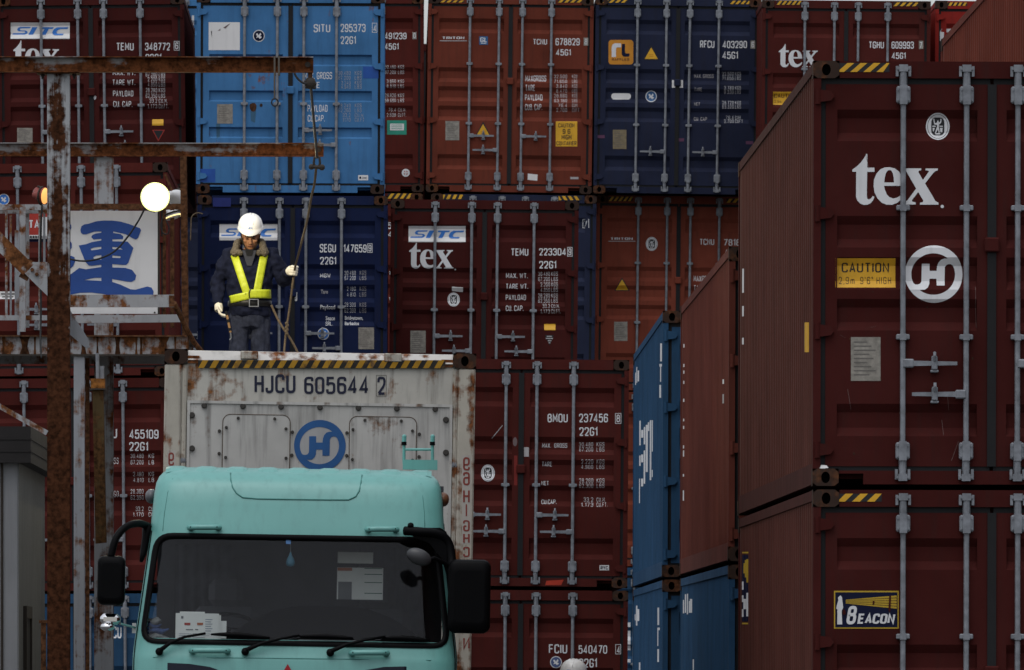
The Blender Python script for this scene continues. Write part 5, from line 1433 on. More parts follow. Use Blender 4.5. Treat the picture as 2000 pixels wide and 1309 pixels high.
mb.box((-1.09,BACK-.06,.95), (1.09,BACK-.002,3.10)); mb.build('back_wall', T_INT2, tk_)
# windscreen with black surround
def wl(px, py): return tp(px, py)
def scr(inset, off, N=10):
    x0t, x1t = -1.06+inset, 1.06-inset; zt, zb = 2.685-inset, 1.855+inset; r = .10-inset*.6
    out = []
    def edge(a, b, m):
        for i in range(m):
            t = i/m; out.append((a[0]+(b[0]-a[0])*t, a[1]+(b[1]-a[1])*t))
    def wx(z): return interp(ZW, z)*.965-inset
    for s0, s1, z0, z1 in ((-1,1,zb,zb),):
        pass
    # bottom edge left to right, right edge up, top edge right to left, left edge down with rounded corners
    P4 = [(-wx(zb),zb),(wx(zb),zb),(wx(zt),zt),(-wx(zt),zt)]
    rr = rounded(P4, r*1.4, True, 6)
    res = []
    for i in range(len(rr)):
        a, b = rr[i], rr[(i+1) % len(rr)]; L = math.hypot(a[0]-b[0], a[1]-b[1]); m = max(1, int(L/.08))
        for j in range(m): res.append((a[0]+(b[0]-a[0])*j/m, a[1]+(b[1]-a[1])*j/m))
    return res
A = scr(0, 0); 
cx0, cz0 = 0, 2.27
def inset_pts(P, d):
    out = []; N = len(P)
    for i in range(N):
        a, b = Vector(P[i-1]), Vector(P[(i+1) % N]); t = (b-a).normalized(); nrm = Vector((-t.y, t.x)); out.append((P[i][0]+nrm.x*d, P[i][1]+nrm.y*d))
    return out
B_ = inset_pts(A, .040)
mb = MB(); N = len(A)
mb.v = [tuple(Sx(p[0], p[1], .006)) for p in A]+[tuple(Sx(p[0], p[1], .012)) for p in inset_pts(A, .014)]+[tuple(Sx(p[0], p[1], .008)) for p in B_]+[tuple(Sx(p[0], p[1], -.012)) for p in B_]
for q in range(3):
    for i in range(N):
        mb.f.append((q*N+i, q*N+(i+1) % N, (q+1)*N+(i+1) % N, (q+1)*N+i)); mb.m.append(0)
mb.build('screen_surround', T_BLK, tk_, smooth=True)
t = NT('cab window glass'); t.t.nodes.remove(t.b)
gl = t.n('ShaderNodeBsdfGlossy'); gl.inputs['Roughness'].default_value = .02; gl.inputs['Color'].default_value = (.9,.9,.92,1)
tr_ = t.n('ShaderNodeBsdfTransparent'); tr_.inputs['Color'].default_value = (.90,.92,.92,1)
fr_ = t.n('ShaderNodeFresnel'); fr_.inputs['IOR'].default_value = 1.33
mx = t.n('ShaderNodeMixShader'); t.l(fr_.outputs[0], mx.inputs[0]); t.l(tr_.outputs[0], mx.inputs[1]); t.l(gl.outputs[0], mx.inputs[2]); t.l(mx.outputs[0], t.out.inputs['Surface'])
M_GLASS = t.mat
mb = MB(); zz = [1.86+.85*i/12 for i in range(13)]
mb.grid([[S(-.975+1.95*k/24, z, -.006) for k in range(25)] for z in zz]); mb.build('windscreen', M_GLASS, tk_, smooth=True)
for s in (-1, 1):
    mb = MB(); mb.add([(s*(interp(ZW,z)-.004), y, z) for z in (1.86,2.69) for y in (BACK,1.2)], [(0,1,3,2)]); mb.build('door_window', M_GLASS, tk_)
# cabin
mb = MB(); mb.box((-1.08,.2,.95), (1.08,2.1,1.0)); mb.build('cab_floor', T_INT, tk_)
mb = MB(); rows = []
for i in range(13):
    x = -1.07+2.14*i/12; h = 1.86+.30*math.exp(-((x-.22)/.66)**4)  # hump shaped to stand in for the dark arc reflected in the windscreen
    rows.append([(x,.16,1.70),(x,.22,1.83),(x,.45,h),(x,.75,h-.03),(x,.85,1.5)])
mb.grid(rows); mb.build('dashboard', T_BLK, tk_, smooth=True)
for x in (-.55, .6):
    so = MB(); so.box((x-.25,1.0,1.35), (x+.25,1.5,1.5), bev=.05); so.box((x-.26,1.45,1.45), (x+.26,1.6,2.15), bev=.07); so.box((x-.13,1.47,2.15), (x+.13,1.58,2.36), bev=.05); so.build('seat', T_INT2, tk_)
mb = MB(); c = Vector((-.52,.72,1.98)); ax = Vector((0,-.5,.87)); u = Vector((1,0,0)); v = ax.cross(u)
mb.tube([c+u*(.22*math.cos(R(a)))+v*(.22*math.sin(R(a))) for a in range(0, 361, 15)], .016, 8, cap=False)
for a in (0, 120, 240): mb.obox(c, c+u*(.22*math.cos(R(a)))+v*(.22*math.sin(R(a))), .03, .015)
mb.tube([c, c-ax*.4], .03, 8); mb.build('steering_wheel', T_BLK, tk_)
M_PAPER = plain('white paper', (.75,.77,.74), .8, 0, .1, .06); M_PAPD = plain('printed grey text', (.16,.17,.18), .8); M_PAPO = plain('orange printed block', (.40,.12,.05), .8); M_PAPG = plain('green printed line', (.04,.16,.10), .8)
def sheet(name, px0, py0, px1, py1, y, mat=M_PAPER, parent=None, lift=0, k=1.0):
    a = tp(px0, py0); b = tp(px1, py1); f = k
    mb = MB(); mb.box((a[0]*f, y-.003, CAMH+(b[1]-CAMH)*f), (b[0]*f, y, CAMH+(a[1]-CAMH)*f)); return mb.build(name, mat, parent)
kb = (TD+.9)/TD
for r_ in ((656,1078,725,1101),(655,1108,744,1172)):
    o = sheet('notice_sheet', *r_, BACK-1.2, M_PAPER, tk_, k=kb)
sheet('notice_block', 655.5, 1108.5, 684, 1115, BACK-1.2035, M_PAPO, o, k=kb); sheet('notice_block', 657, 1136, 683, 1171, BACK-1.2035, M_PAPD, o, k=kb)
for y in (1109.5,1121,1137,1158): sheet('notice_line', 708, y, 743, y+2, BACK-1.2035, M_PAPG, o, k=kb)
# loose things lying inside, behind the screen
TM = Matrix.Translation(tk_.location) @ Matrix.Rotation(.01, 4, 'Z') @ Matrix.Rotation(R(TROLL), 4, 'Y')
def loose(name, label, cat, loc):
    e = empty(name, TM @ Vector(loc), (0, R(TROLL), .01)); tag(e, label, cat); return e
a = tp(383, 1252)
pr = loose('paper_stack', 'sheaf of printed white papers standing on the lorry dashboard', 'papers', (a[0]*1.005, .30, a[1]-.02))
def lp(px, py): q = tp(px, py); return (q[0]-a[0], q[1]-a[1]+.02)
M_PAPB = plain('blue grey printed text', (.22,.26,.34), .8)
for x0, y0, x1, y1, y, m in ((350,1194,398,1250,.012,M_PAPER),(356,1200,430,1248,.008,M_PAPER),(400,1212,441,1247,.018,M_PAPER),(342,1197,426,1250,.0,M_PAPER)):
    p, q = lp(x0, y0), lp(x1, y1); mb = MB(); mb.box((p[0], y, q[1]), (q[0], y+.004, p[1])); sh_ = mb.build('sheet', m, pr)
def ink(x0, y0, x1, y1, m):
    p, q = lp(x0, y0), lp(x1, y1); mb = MB(); mb.box((p[0], -.003, q[1]), (q[0], -.001, p[1])); mb.build('printing', m, sh_)
ink(352.5,1203,357,1208,M_PAPD); ink(359,1216,370.5,1221,M_RED); ink(384,1216,395.5,1221,M_PAPO); ink(362,1228.5,376,1230.5,M_PAPD); ink(380,1228.5,386,1230.5,M_PAPD)
for i in range(6): ink(400, 1209+i*4.5, 400+(11 if i % 2 else 14), 1210.4+i*4.5, M_PAPB)
for i in range(3): ink(348, 1237+i*3.5, 372, 1238+i*3.5, M_PAPB); ink(375, 1237+i*3.5, 415-i*8, 1238+i*3.5, M_PAPB)
a2 = tp(300, 1250)
cl = loose('folded_cloths', 'small heap of blue and white folded cloths on the dashboard corner', 'cloths', (a2[0], .34, a2[1]))
M_CLB = plain('blue cloth', (.06,.10,.24), .9, 0, .05, .3, 30); M_CLW = plain('grey white cloth', (.26,.27,.27), .9, 0, .05, .3, 30)
for i, (m, x0, x1, z0, z1) in enumerate(((M_CLW,-.10,.09,.0,.05),(M_CLB,-.10,.09,.045,.09),(M_CLB,-.09,.05,.085,.125),(M_CLW,-.07,.04,.115,.165))):
    mb = MB(); mb.ball(((x0+x1)/2, 0, (z0+z1)/2), ((x1-x0)/2*1.1, .07, (z1-z0)/2*1.2), 14, 8)
    mb.v = [(v[0]+.010*math.sin(v[2]*90+i), v[1], v[2]+.012*math.sin(v[0]*60+i*2)) for v in mb.v]; mb.build('cloth', m, cl, smooth=True)
a3 = tp(566, 1092)
af = loose('air_freshener', 'small blue green drop shaped ornament hanging behind the windscreen', 'ornament', (a3[0], .32, a3[1]))
mb = MB(); mb.grid([[(r_*math.cos(R(30*i)), r_*.5*math.sin(R(30*i)), z) for i in range(12)] for r_, z in ((.001,-.055),(.025,-.048),(.034,-.025),(.028,.0),(.012,.03),(.004,.055),(.001,.06))], closed=True); mb.build('drop', plain('blue green glass', (.04,.15,.22), .4), af, smooth=True)
mb = MB(); mb.tube([(0,0,.055),(0,0,.24)], .003, 5); mb.build('cord', M_PAPD, af)
# visor crease, its shading put in as a darker teal tube; seams
def strip(name, pts, r, mat, off=.0): 
    mb = MB(); mb.tube([Spx(x, y, off) for x, y in pts], r, 6); return mb.build(name, mat, tk_, smooth=True)
cre = [(447,921),(448,935),(452,950),(460,962),(472,970),(500,972.5),(560,973.5),(640,974.5),(680,974.5),(694,968),(701,956),(704,940),(706,925)]
strip('panel_crease', cre, .0055, T_SEAMSHADE, .002)
for pts in ([(333,932),(324,960),(318,1000),(315,1036)], [(822,942),(826,970),(829,1000),(830,1030)]): strip('panel_seam', pts, .003, T_SEAMSHADE, -.0015)
strip('panel_seam', [(254,1282),(300,1284),(420,1285),(575,1286.5),(700,1288),(840,1290),(892,1292)], .005, T_SEAMSHADE, -.001)
# roof ribs
for i in range(9):
    x = -.92+i*.23; mb = MB(); mb.grid([[Vector((x-.075, y, z)), Vector((x-.04, y, z+.009)), Vector((x+.04, y, z+.009)), Vector((x+.075, y, z))] for y, z in ((Sx(x,3.15).y,3.15-.012),(Sx(x,3.165).y,3.168),(Sx(x,3.18).y,3.186),(1.1,3.192),(2.1,3.192))]); mb.build('roof_rib', T_TEAL, tk_)
# grab handles
for x0, x1, y, yy in ((368,428,1031,0),(715,775,1034.5,0),(373,447,1273,0),(684,757,1277,0)):
    pts = [Spx(x0+4, y, 0), Spx(x0+1, y, .03), Spx(x0+6, y, .05)]+[Spx(x0+6+(x1-x0-12)*k/4, y, .052) for k in (1,2,3)]+[Spx(x1-6, y, .05), Spx(x1-1, y, .03), Spx(x1-4, y, 0)]
    mb = MB(); mb.tube(pts, .021, 8); ho = mb.build('grab_handle', T_TEAL, tk_, smooth=True)
    for x in (x0+5, x1-5):
        mb = MB(); p = Spx(x, y, .066); mb.cyl(p, (0,1,0), .006, .006, 8); mb.build('screw', T_BLK, ho)
# wipers
for (ax_, ay), (bx_, by), (c0, c1, cy0, cy1) in (((311,1274),(362,1246),(412,527,1240,1247)),((477,1274),(545,1250),(585,690,1244,1248)),((643,1276),(712,1252),(745,838,1247,1252))):
    mb = MB(); mb.tube([Spx(ax_,ay,.03), Spx(ax_+8,ay-4,.05), Spx((ax_+bx_)/2,(ay+by)/2-3,.055), Spx(bx_,by,.05), Spx(bx_+40,by-7,.045)], [.022,.018,.013,.011,.010], 8); mb.ball(Spx(ax_+2,ay,.03), .03, 10, 8); wo = mb.build('wiper', T_BLK, tk_, smooth=True)
    mb = MB(); mb.tube([Spx(c0+(c1-c0)*k/6, cy0+(cy1-cy0)*k/6-(2.5*math.sin(math.pi*k/6)), .02) for k in range(7)], [.008,.016,.020,.022,.020,.016,.008], 6); mb.build('blade', T_BLK, wo, smooth=True)
# mirrors
def mirror(arm, r, box, bev, dy, name='mirror'):
    mb = MB(); mb.tube(catm([Vector((tp(x, y)[0], d_, tp(x, y)[1])) for x, y, d_ in arm], 4), r, 8); ao = mb.build('mirror_arm', T_BLK, tk_, smooth=True)
    (x0, z1), (x1, z0) = tp(box[0], box[1]), tp(box[2], box[3]); mb = MB()
    pl = rrect(x0, z0, x1, z1, bev, 6); y0 = dy
    ins = lambda k: [((p[0]-(x0+x1)/2)*k+(x0+x1)/2, (p[1]-(z0+z1)/2)*k+(z0+z1)/2) for p in pl]
    mb.grid([[(p[0], y0+yy, p[1]) for p in ins(k)] for k, yy in ((.70,-.005),(.9,.0),(.97,.02),(1.0,.06),(.97,.14))], closed=True)
    nn = len(pl); mb.add([(p[0], y0-.005, p[1]) for p in ins(.70)], [tuple(range(nn))]); mb.add([(p[0], y0+.14, p[1]) for p in ins(.97)], [tuple(range(nn))])
    mb.build('mirror_housing', T_BLK, ao, smooth=True); return ao
mirror([(286,1026,.55),(268,1021,.35),(245,1028,.2),(225,1052,.12),(215,1090,.1)], .028, (190,1085,243,1183), .05, .05)
mb = MB(); mb.tube([Vector((tp(x,y)[0], d_, tp(x,y)[1])) for x, y, d_ in ((284,1024,.5),(282,1050,.5),(276,1080,.45),(272,1096,.42))], [.04,.035,.025,.012], 8); mb.build('mirror_bracket', T_BLK, tk_, smooth=True)
ra = mirror([(790,1036,.22),(820,1038,.18),(858,1043,.2),(876,1060,.22),(882,1090,.2),(884,1115,.15),(895,1118,.12)], .034, (876,1092,957,1238), .06, .05)
mb = MB(); mb.prism([tp(*p) for p in ((788,1030),(860,1030),(872,1038),(884,1070),(884,1108),(862,1090),(838,1060),(808,1048))], .2, .3); mb.build('arm_cover', T_BLK, ra)
mb = MB(); mb.ball(Vector((tp(802,1026)[0], .2, tp(802,1026)[1])), .024, 10, 8); mb.build('knob', T_BLK, ra, smooth=True)
mb = MB(); c = tp(818, 1088); cs_, sn_ = math.cos(R(-22)), math.sin(R(-22))
mb.ball((0,0,0), (.098,.05,.062), 18, 10); mb.v = [(c[0]+v[0]*cs_-v[2]*sn_, .0+v[1], c[1]+v[0]*sn_+v[2]*cs_) for v in mb.v]; mb.build('round_mirror', plain('dull grey mirror back', (.035,.035,.038), .4, 0, .4), ra, smooth=True)
mb = MB(); mb.tube([Vector((tp(x,y)[0], d_, tp(x,y)[1])) for x, y, d_ in ((832,1094,.02),(848,1090,.05),(866,1098,.1),(882,1112,.14))], .016, 8); mb.build('mirror_stalk', T_BLK, ra, smooth=True)
mb = MB(); mb.tube([Vector((tp(x,y)[0], d_, tp(x,y)[1])) for x, y, d_ in ((884,1112,.16),(888,1160,.3),(886,1210,.4),(880,1250,.45))], .022, 8); mb.build('mirror_stay', T_BLK, ra, smooth=True)
for x0, y0, sgn in ((871,1065,1), (283,1075,-1)):
    pass
mb = MB(); 
for pts in ([(862,1075),(876,1110),(884,1180),(886,1245),(866,1262),(862,1180)],):
    mb.prism([tp(*p) for p in pts], .36, .42)
mb.build('pillar_trim', T_BLK, tk_)
# marker lamps, chrome side lamp
for px, py, m, s in ((289,966,plain('grey lamp lens', (.10,.10,.11), .35), -1), (866,972,plain('brown amber lamp lens', (.14,.06,.03), .35), 1)):
    x, z = tp(px, py); mb = MB(); mb.ball((x, .75, z), (.045,.09,.055), 14, 8); mb.build('marker_lamp', m, tk_, smooth=True)
M_CHR = plain('chrome', (.75,.75,.76), .08, 1.0, .5, .02)
x, z = tp(214, 1215); mb = MB(); mb.box((x-.075,.12,z-.02), (x+.075,.22,z+.062), bev=.025); mb.ball((x-.02,.15,z-.035), (.055,.06,.035), 12, 8); so = mb.build('chrome_side_lamp', M_CHR, tk_, autosmooth=40)
mb = MB(); p = tp(233,1218); q = tp(262,1226); mb.tube([(p[0],.17,p[1]),(q[0],.35,q[1])], .009, 6); mb.build('stalk', M_CHR, so)
mb = MB(); q = tp(259,1226); mb.box((q[0]-.015,.34,q[1]-.04), (q[0]+.015,.36,q[1]+.035)); mb.build('mount_plate', M_PANEL, so)
# roof rack frame at the back right corner
lad = []
mb = MB(); KL = (TD+1.7)/TD
def lq(px, py): q = tp(px, py); return Vector((q[0]*KL+(1-KL)*0, 1.7, q[1]+ (KL-1)*(q[1]-CAMH)))
for x in (782.5, 838): mb.tube([lq(x, 906), lq(x, 868)], .012, 8); mb.tube([lq(x, 866), lq(x+.5, 853)], .017, 8); mb.ball(lq(x+.5, 853), .018, 8, 6)
mb.tube([lq(782.5, 878), lq(838, 878)], .010, 8); a_, b_ = lq(780, 912), lq(848, 899); mb.box((a_.x, 1.66, a_.z-.02), (b_.x, 1.74, b_.z)); ro = mb.build('roof_frame', T_TEAL, tk_)
for x in (782.5, 838): mb = MB(); mb.tube([lq(x, 870), lq(x, 863)], .02, 8); mb.build('frame_joint', T_BLK, ro)
# grille, emblem, bumper and running gear
for s, xs_ in ((-1, [(250,1296),(330,1295),(370,1297),(410,1303),(432,1311),(432,1500),(250,1500)]), (1, [(898,1304),(790,1302),(750,1303),(715,1309),(697,1316),(697,1500),(898,1500)])):
    mb = MB(); pts = [tp(*p) for p in xs_]
    vs, fs = curve_fill([pts]); 
    top = pts[:5]; rows = []
    for x_, z_ in top: rows.append([Sx(x_, z_, .006)]+[Sx(x_, z_-(z_-1.12)*k/5, .006) for k in range(1, 6)])
    mb.grid(rows); mb.build('grille', T_NAVY, tk_)
mb = MB(); e0 = tp(562, 1297)
for dx_, dz_, an in ((0, 0, 0), (-.075, -.13, 120), (.075, -.13, 240)):
    pass
M_EMB = plain('red emblem', (.32,.015,.02), .35)
for k_ in range(3):
    a_ = R(90+120*k_); cxx, czz = e0[0], e0[1]-.10
    q = [(cxx, czz), (cxx+.058*math.cos(a_-R(30)), czz+.058*math.sin(a_-R(30))), (cxx+.10*math.cos(a_), czz+.10*math.sin(a_)), (cxx+.058*math.cos(a_+R(30)), czz+.058*math.sin(a_+R(30)))]
    y_ = Sx(cxx, czz).y
    mb.prism(q, y_-.018, y_-.006)
mb.build('emblem', M_EMB, tk_)
mb = MB(); mb.box((-1.22,-.06,.42), (1.22,.4,.94), bev=.05); mb.build('bumper', T_TEAL, tk_)
for s in (-1, 1):
    mb = MB(); mb.box((s*.65,-.075,.55), (s*1.1,.0,.75), bev=.02); mb.build('headlight', M_REFL, tk_)
    for y in (1.3, 4.6, 5.9):
        mb = MB(); mb.cyl((s*1.03,y,.5), (1,0,0), .5, .3, 28); wo = mb.build('wheel', M_GASK, tk_); mb = MB(); mb.cyl((s*1.19,y,.5), (1,0,0), .27, .03, 20); mb.build('rim', M_GALV, wo)
mb = MB()
for s in (-.42,.42): mb.box((s-.06,.5,.65), (s+.06,6.5,.9))
mb.build('chassis', M_DKST, tk_)

mb = MB()
for a_, b_ in (((597,1195),(664,1222)),((664,1222),(705,1200)),((705,1200),(720,1228)),((575,1195),(577,1222))):
    p, q = tp(*a_), tp(*b_); mb.tube([(p[0],.95,p[1]),(q[0],.95,q[1])], .007, 6)
mb.build('bunk_stay', T_BLK, tk_)
mb = MB(); a_, b_ = tp(581, 1249), tp(706, 1257); mb.box((a_[0],.2,b_[1]), (b_[0],.215,a_[1]), bev=.006); mb.build('dash_plate', plain('grey trim strip', (.20,.21,.22), .5), tk_)
mb = MB(); p = Spx(562, 1057, -.004); mb.box((p.x-.018,p.y-.002,p.z-.018), (p.x+.018,p.y,p.z+.018)); mb.build('screen_sticker', plain('blue sticker', (.10,.22,.45), .6), tk_)
for x0, z0, x1, z1, y in ((-.95,1.9,-.5,2.62,1.9),(.45,1.9,.95,2.62,1.9)):
    mb = MB(); rows = []
    for i in range(17):
        x = x0+(x1-x0)*i/16; rows.append([(x, y+.03*math.sin(i*2.1), z0), (x, y+.03*math.sin(i*2.1), z1)])
    mb.grid(rows); mb.build('curtain', plain('grey curtain', (.085,.085,.10), .9, 0, .02, .2), tk_, smooth=True)

for s_ in (-1, 1):
    mb = MB(); mb.tube([S(s_*.988, 1.0+1.7*k/16, .001) for k in range(17)], .006, 6); mb.build('door_seam', T_BLK, tk_, smooth=True)
    mb = MB(); mb.tube([Vector((s_*(interp(ZW, z)+.001), 1.18, z)) for z in (1.0,1.3,1.78,1.86,2.69,2.8)], .006, 6); mb.build('door_seam', T_BLK, tk_)
# ------------------------------------------------------------------ people
from mathutils import noise as mnoise
def fused(name, mb, voxel, mat, parent, it=3, fold=0.0, fscale=9.0, stretch=(1,1,1)):
    """melt overlapping closed pieces into one continuous surface"""
    me = mb.mesh('tmp'); o = bpy.data.objects.new('tmp', me); COL.objects.link(o)
    m = o.modifiers.new('r', 'REMESH'); m.mode = 'VOXEL'; m.voxel_size = voxel
    s = o.modifiers.new('s', 'SMOOTH'); s.iterations = it; s.factor = .5
    dg = bpy.context.evaluated_depsgraph_get(); dg.update()
    me2 = bpy.data.meshes.new_from_object(o.evaluated_get(dg)); bpy.data.objects.remove(o); bpy.data.meshes.remove(me)
    if fold:
        ns = [v.normal.copy() for v in me2.vertices]
        for v, nn in zip(me2.vertices, ns):
            p = Vector((v.co.x*stretch[0], v.co.y*stretch[1], v.co.z*stretch[2]))*fscale
            v.co += nn*(fold*(mnoise.noise(p)+.5*mnoise.noise(p*2.1)))
    for p in me2.polygons: p.use_smooth = True
    me2.materials.clear(); me2.name = name
    return put(name, me2, mat, parent)
def capsule(mb, pts, rs, n=14):
    mb.tube(pts, rs, n); 
    for p, r in zip(pts, rs): mb.ball(p, r*.99, 14, 8)
M_SKIN = plain('tanned skin', (.30,.145,.075), .55, 0, .3, .12, 30); M_JACK = plain('navy work jacket cloth', (.007,.009,.022), .85, 0, .12, .3, 25); M_TROU = plain('grey blue work trouser cloth', (.028,.032,.050), .9, 0, .05, .3, 25)
M_HELM = plain('white helmet shell', (.80,.79,.76), .25, 0, .5, .02); M_HIV = plain('fluorescent yellow webbing', (.44,.50,.02), .45, 0, .4, .12, 40); M_GLOV = plain('off white cotton glove', (.60,.56,.46), .9, 0, .05, .15, 60)
M_FUR = plain('grey brown fleece', (.105,.088,.065), .95, 0, .02, .4, 70); M_BELT = plain('black belt leather', (.008,.008,.008), .45, 0, .3); M_BOOT = plain('black boot leather', (.012,.011,.010), .55); M_SHIRT = plain('dark grey shirt', (.035,.038,.05), .9)
M_EYE = plain('dark eye', (.01,.008,.007), .3); M_LIP = plain('lip', (.20,.075,.05), .5); M_TSH = plain('black undershirt', (.006,.006,.007), .9)

TORSO = [(1.36,.085,.075,.03),(1.335,.15,.095,.02),(1.30,.195,.115,.01),(1.24,.215,.132,.0),(1.14,.215,.145,-.005),(1.02,.208,.150,-.01),(.93,.200,.148,-.012),(.875,.190,.145,-.012),(.83,.188,.143,-.01),(.78,.194,.146,-.01),(.745,.190,.142,-.01)]
def tor(z):
    for (z1,a1,b1,c1), (z0,a0,b0,c0) in zip(TORSO, TORSO[1:]):
        if z0 <= z <= z1:
            t = (z-z0)/(z1-z0); return a0+(a1-a0)*t, b0+(b1-b0)*t, c0+(c1-c0)*t
    q = TORSO[0] if z > TORSO[0][0] else TORSO[-1]; return q[1], q[2], q[3]
def torso_front(x, z, off=.0):
    rx, ry, cy = tor(z); k = max(.02, 1-min(.995, abs(x)/rx)**2.3)
    return Vector((x, cy-(ry*k**(1/2.3))-off, z))

def glove_relaxed(mb, w, d, side):
    """hanging half curled hand from wrist w, pointing along d"""
    d = Vector(d).normalized(); sx = Vector((1,0,0)); fwd = Vector((0,-1,0))
    mb.tube([w-d*.03, w+d*.01, w+d*.05, w+d*.085], [.034,.036,.040,.036], 12); 
    palm = w+d*.05
    for i, (o_, L) in enumerate(((-.03,.066),(-.010,.076),(.010,.072),(.029,.056))):
        b = w+d*.075+fwd*(-o_*.9)+sx*(0.0)
        p1 = b+d*L*.5+sx*(side*.006); p2 = p1+d*L*.32+sx*(side*.022); p3 = p2+d*L*.12+sx*(side*.026)
        capsule(mb, [b, p1, p2, p3], [.0125,.0118,.0108,.0095], 10)
    tb = w+d*.025+fwd*.026; capsule(mb, [tb, tb+d*.03+fwd*.022+sx*side*.012, tb+d*.062+fwd*.020+sx*side*.026], [.015,.0135,.011], 10)
def glove_grip(mb, w, g, axis):
    """hand closed round a rope through g along axis, wrist at w"""
    ax = Vector(axis).normalized(); to = (w-g); to = (to-ax*to.dot(ax)).normalized(); sd = ax.cross(to).normalized()
    pc = g+to*.036
    mb.tube([w, w+(pc-w)*.5, pc+to*.0], [.034,.037,.036], 12); mb.ball(pc, (.040,.036,.046), 14, 10)
    for i in range(4):
        h = ax*(.033-.022*i); r = .030+.002*(1 if i in (1,2) else 0)
        arc = [g+h+to*(math.cos(R(a))*r)+sd*(math.sin(R(a))*r) for a in (35, 75, 115, 155, 200, 240, 275)]
        capsule(mb, arc, [.0125,.0125,.012,.012,.0115,.011,.010], 10)
    arc = [g+ax*.040+to*(math.cos(R(a))*.032)-sd*(math.sin(R(a))*.032) for a in (20, 60, 100, 140)]
    capsule(mb, [pc-sd*.02+ax*.01]+arc, [.017,.015,.014,.013,.011], 10)

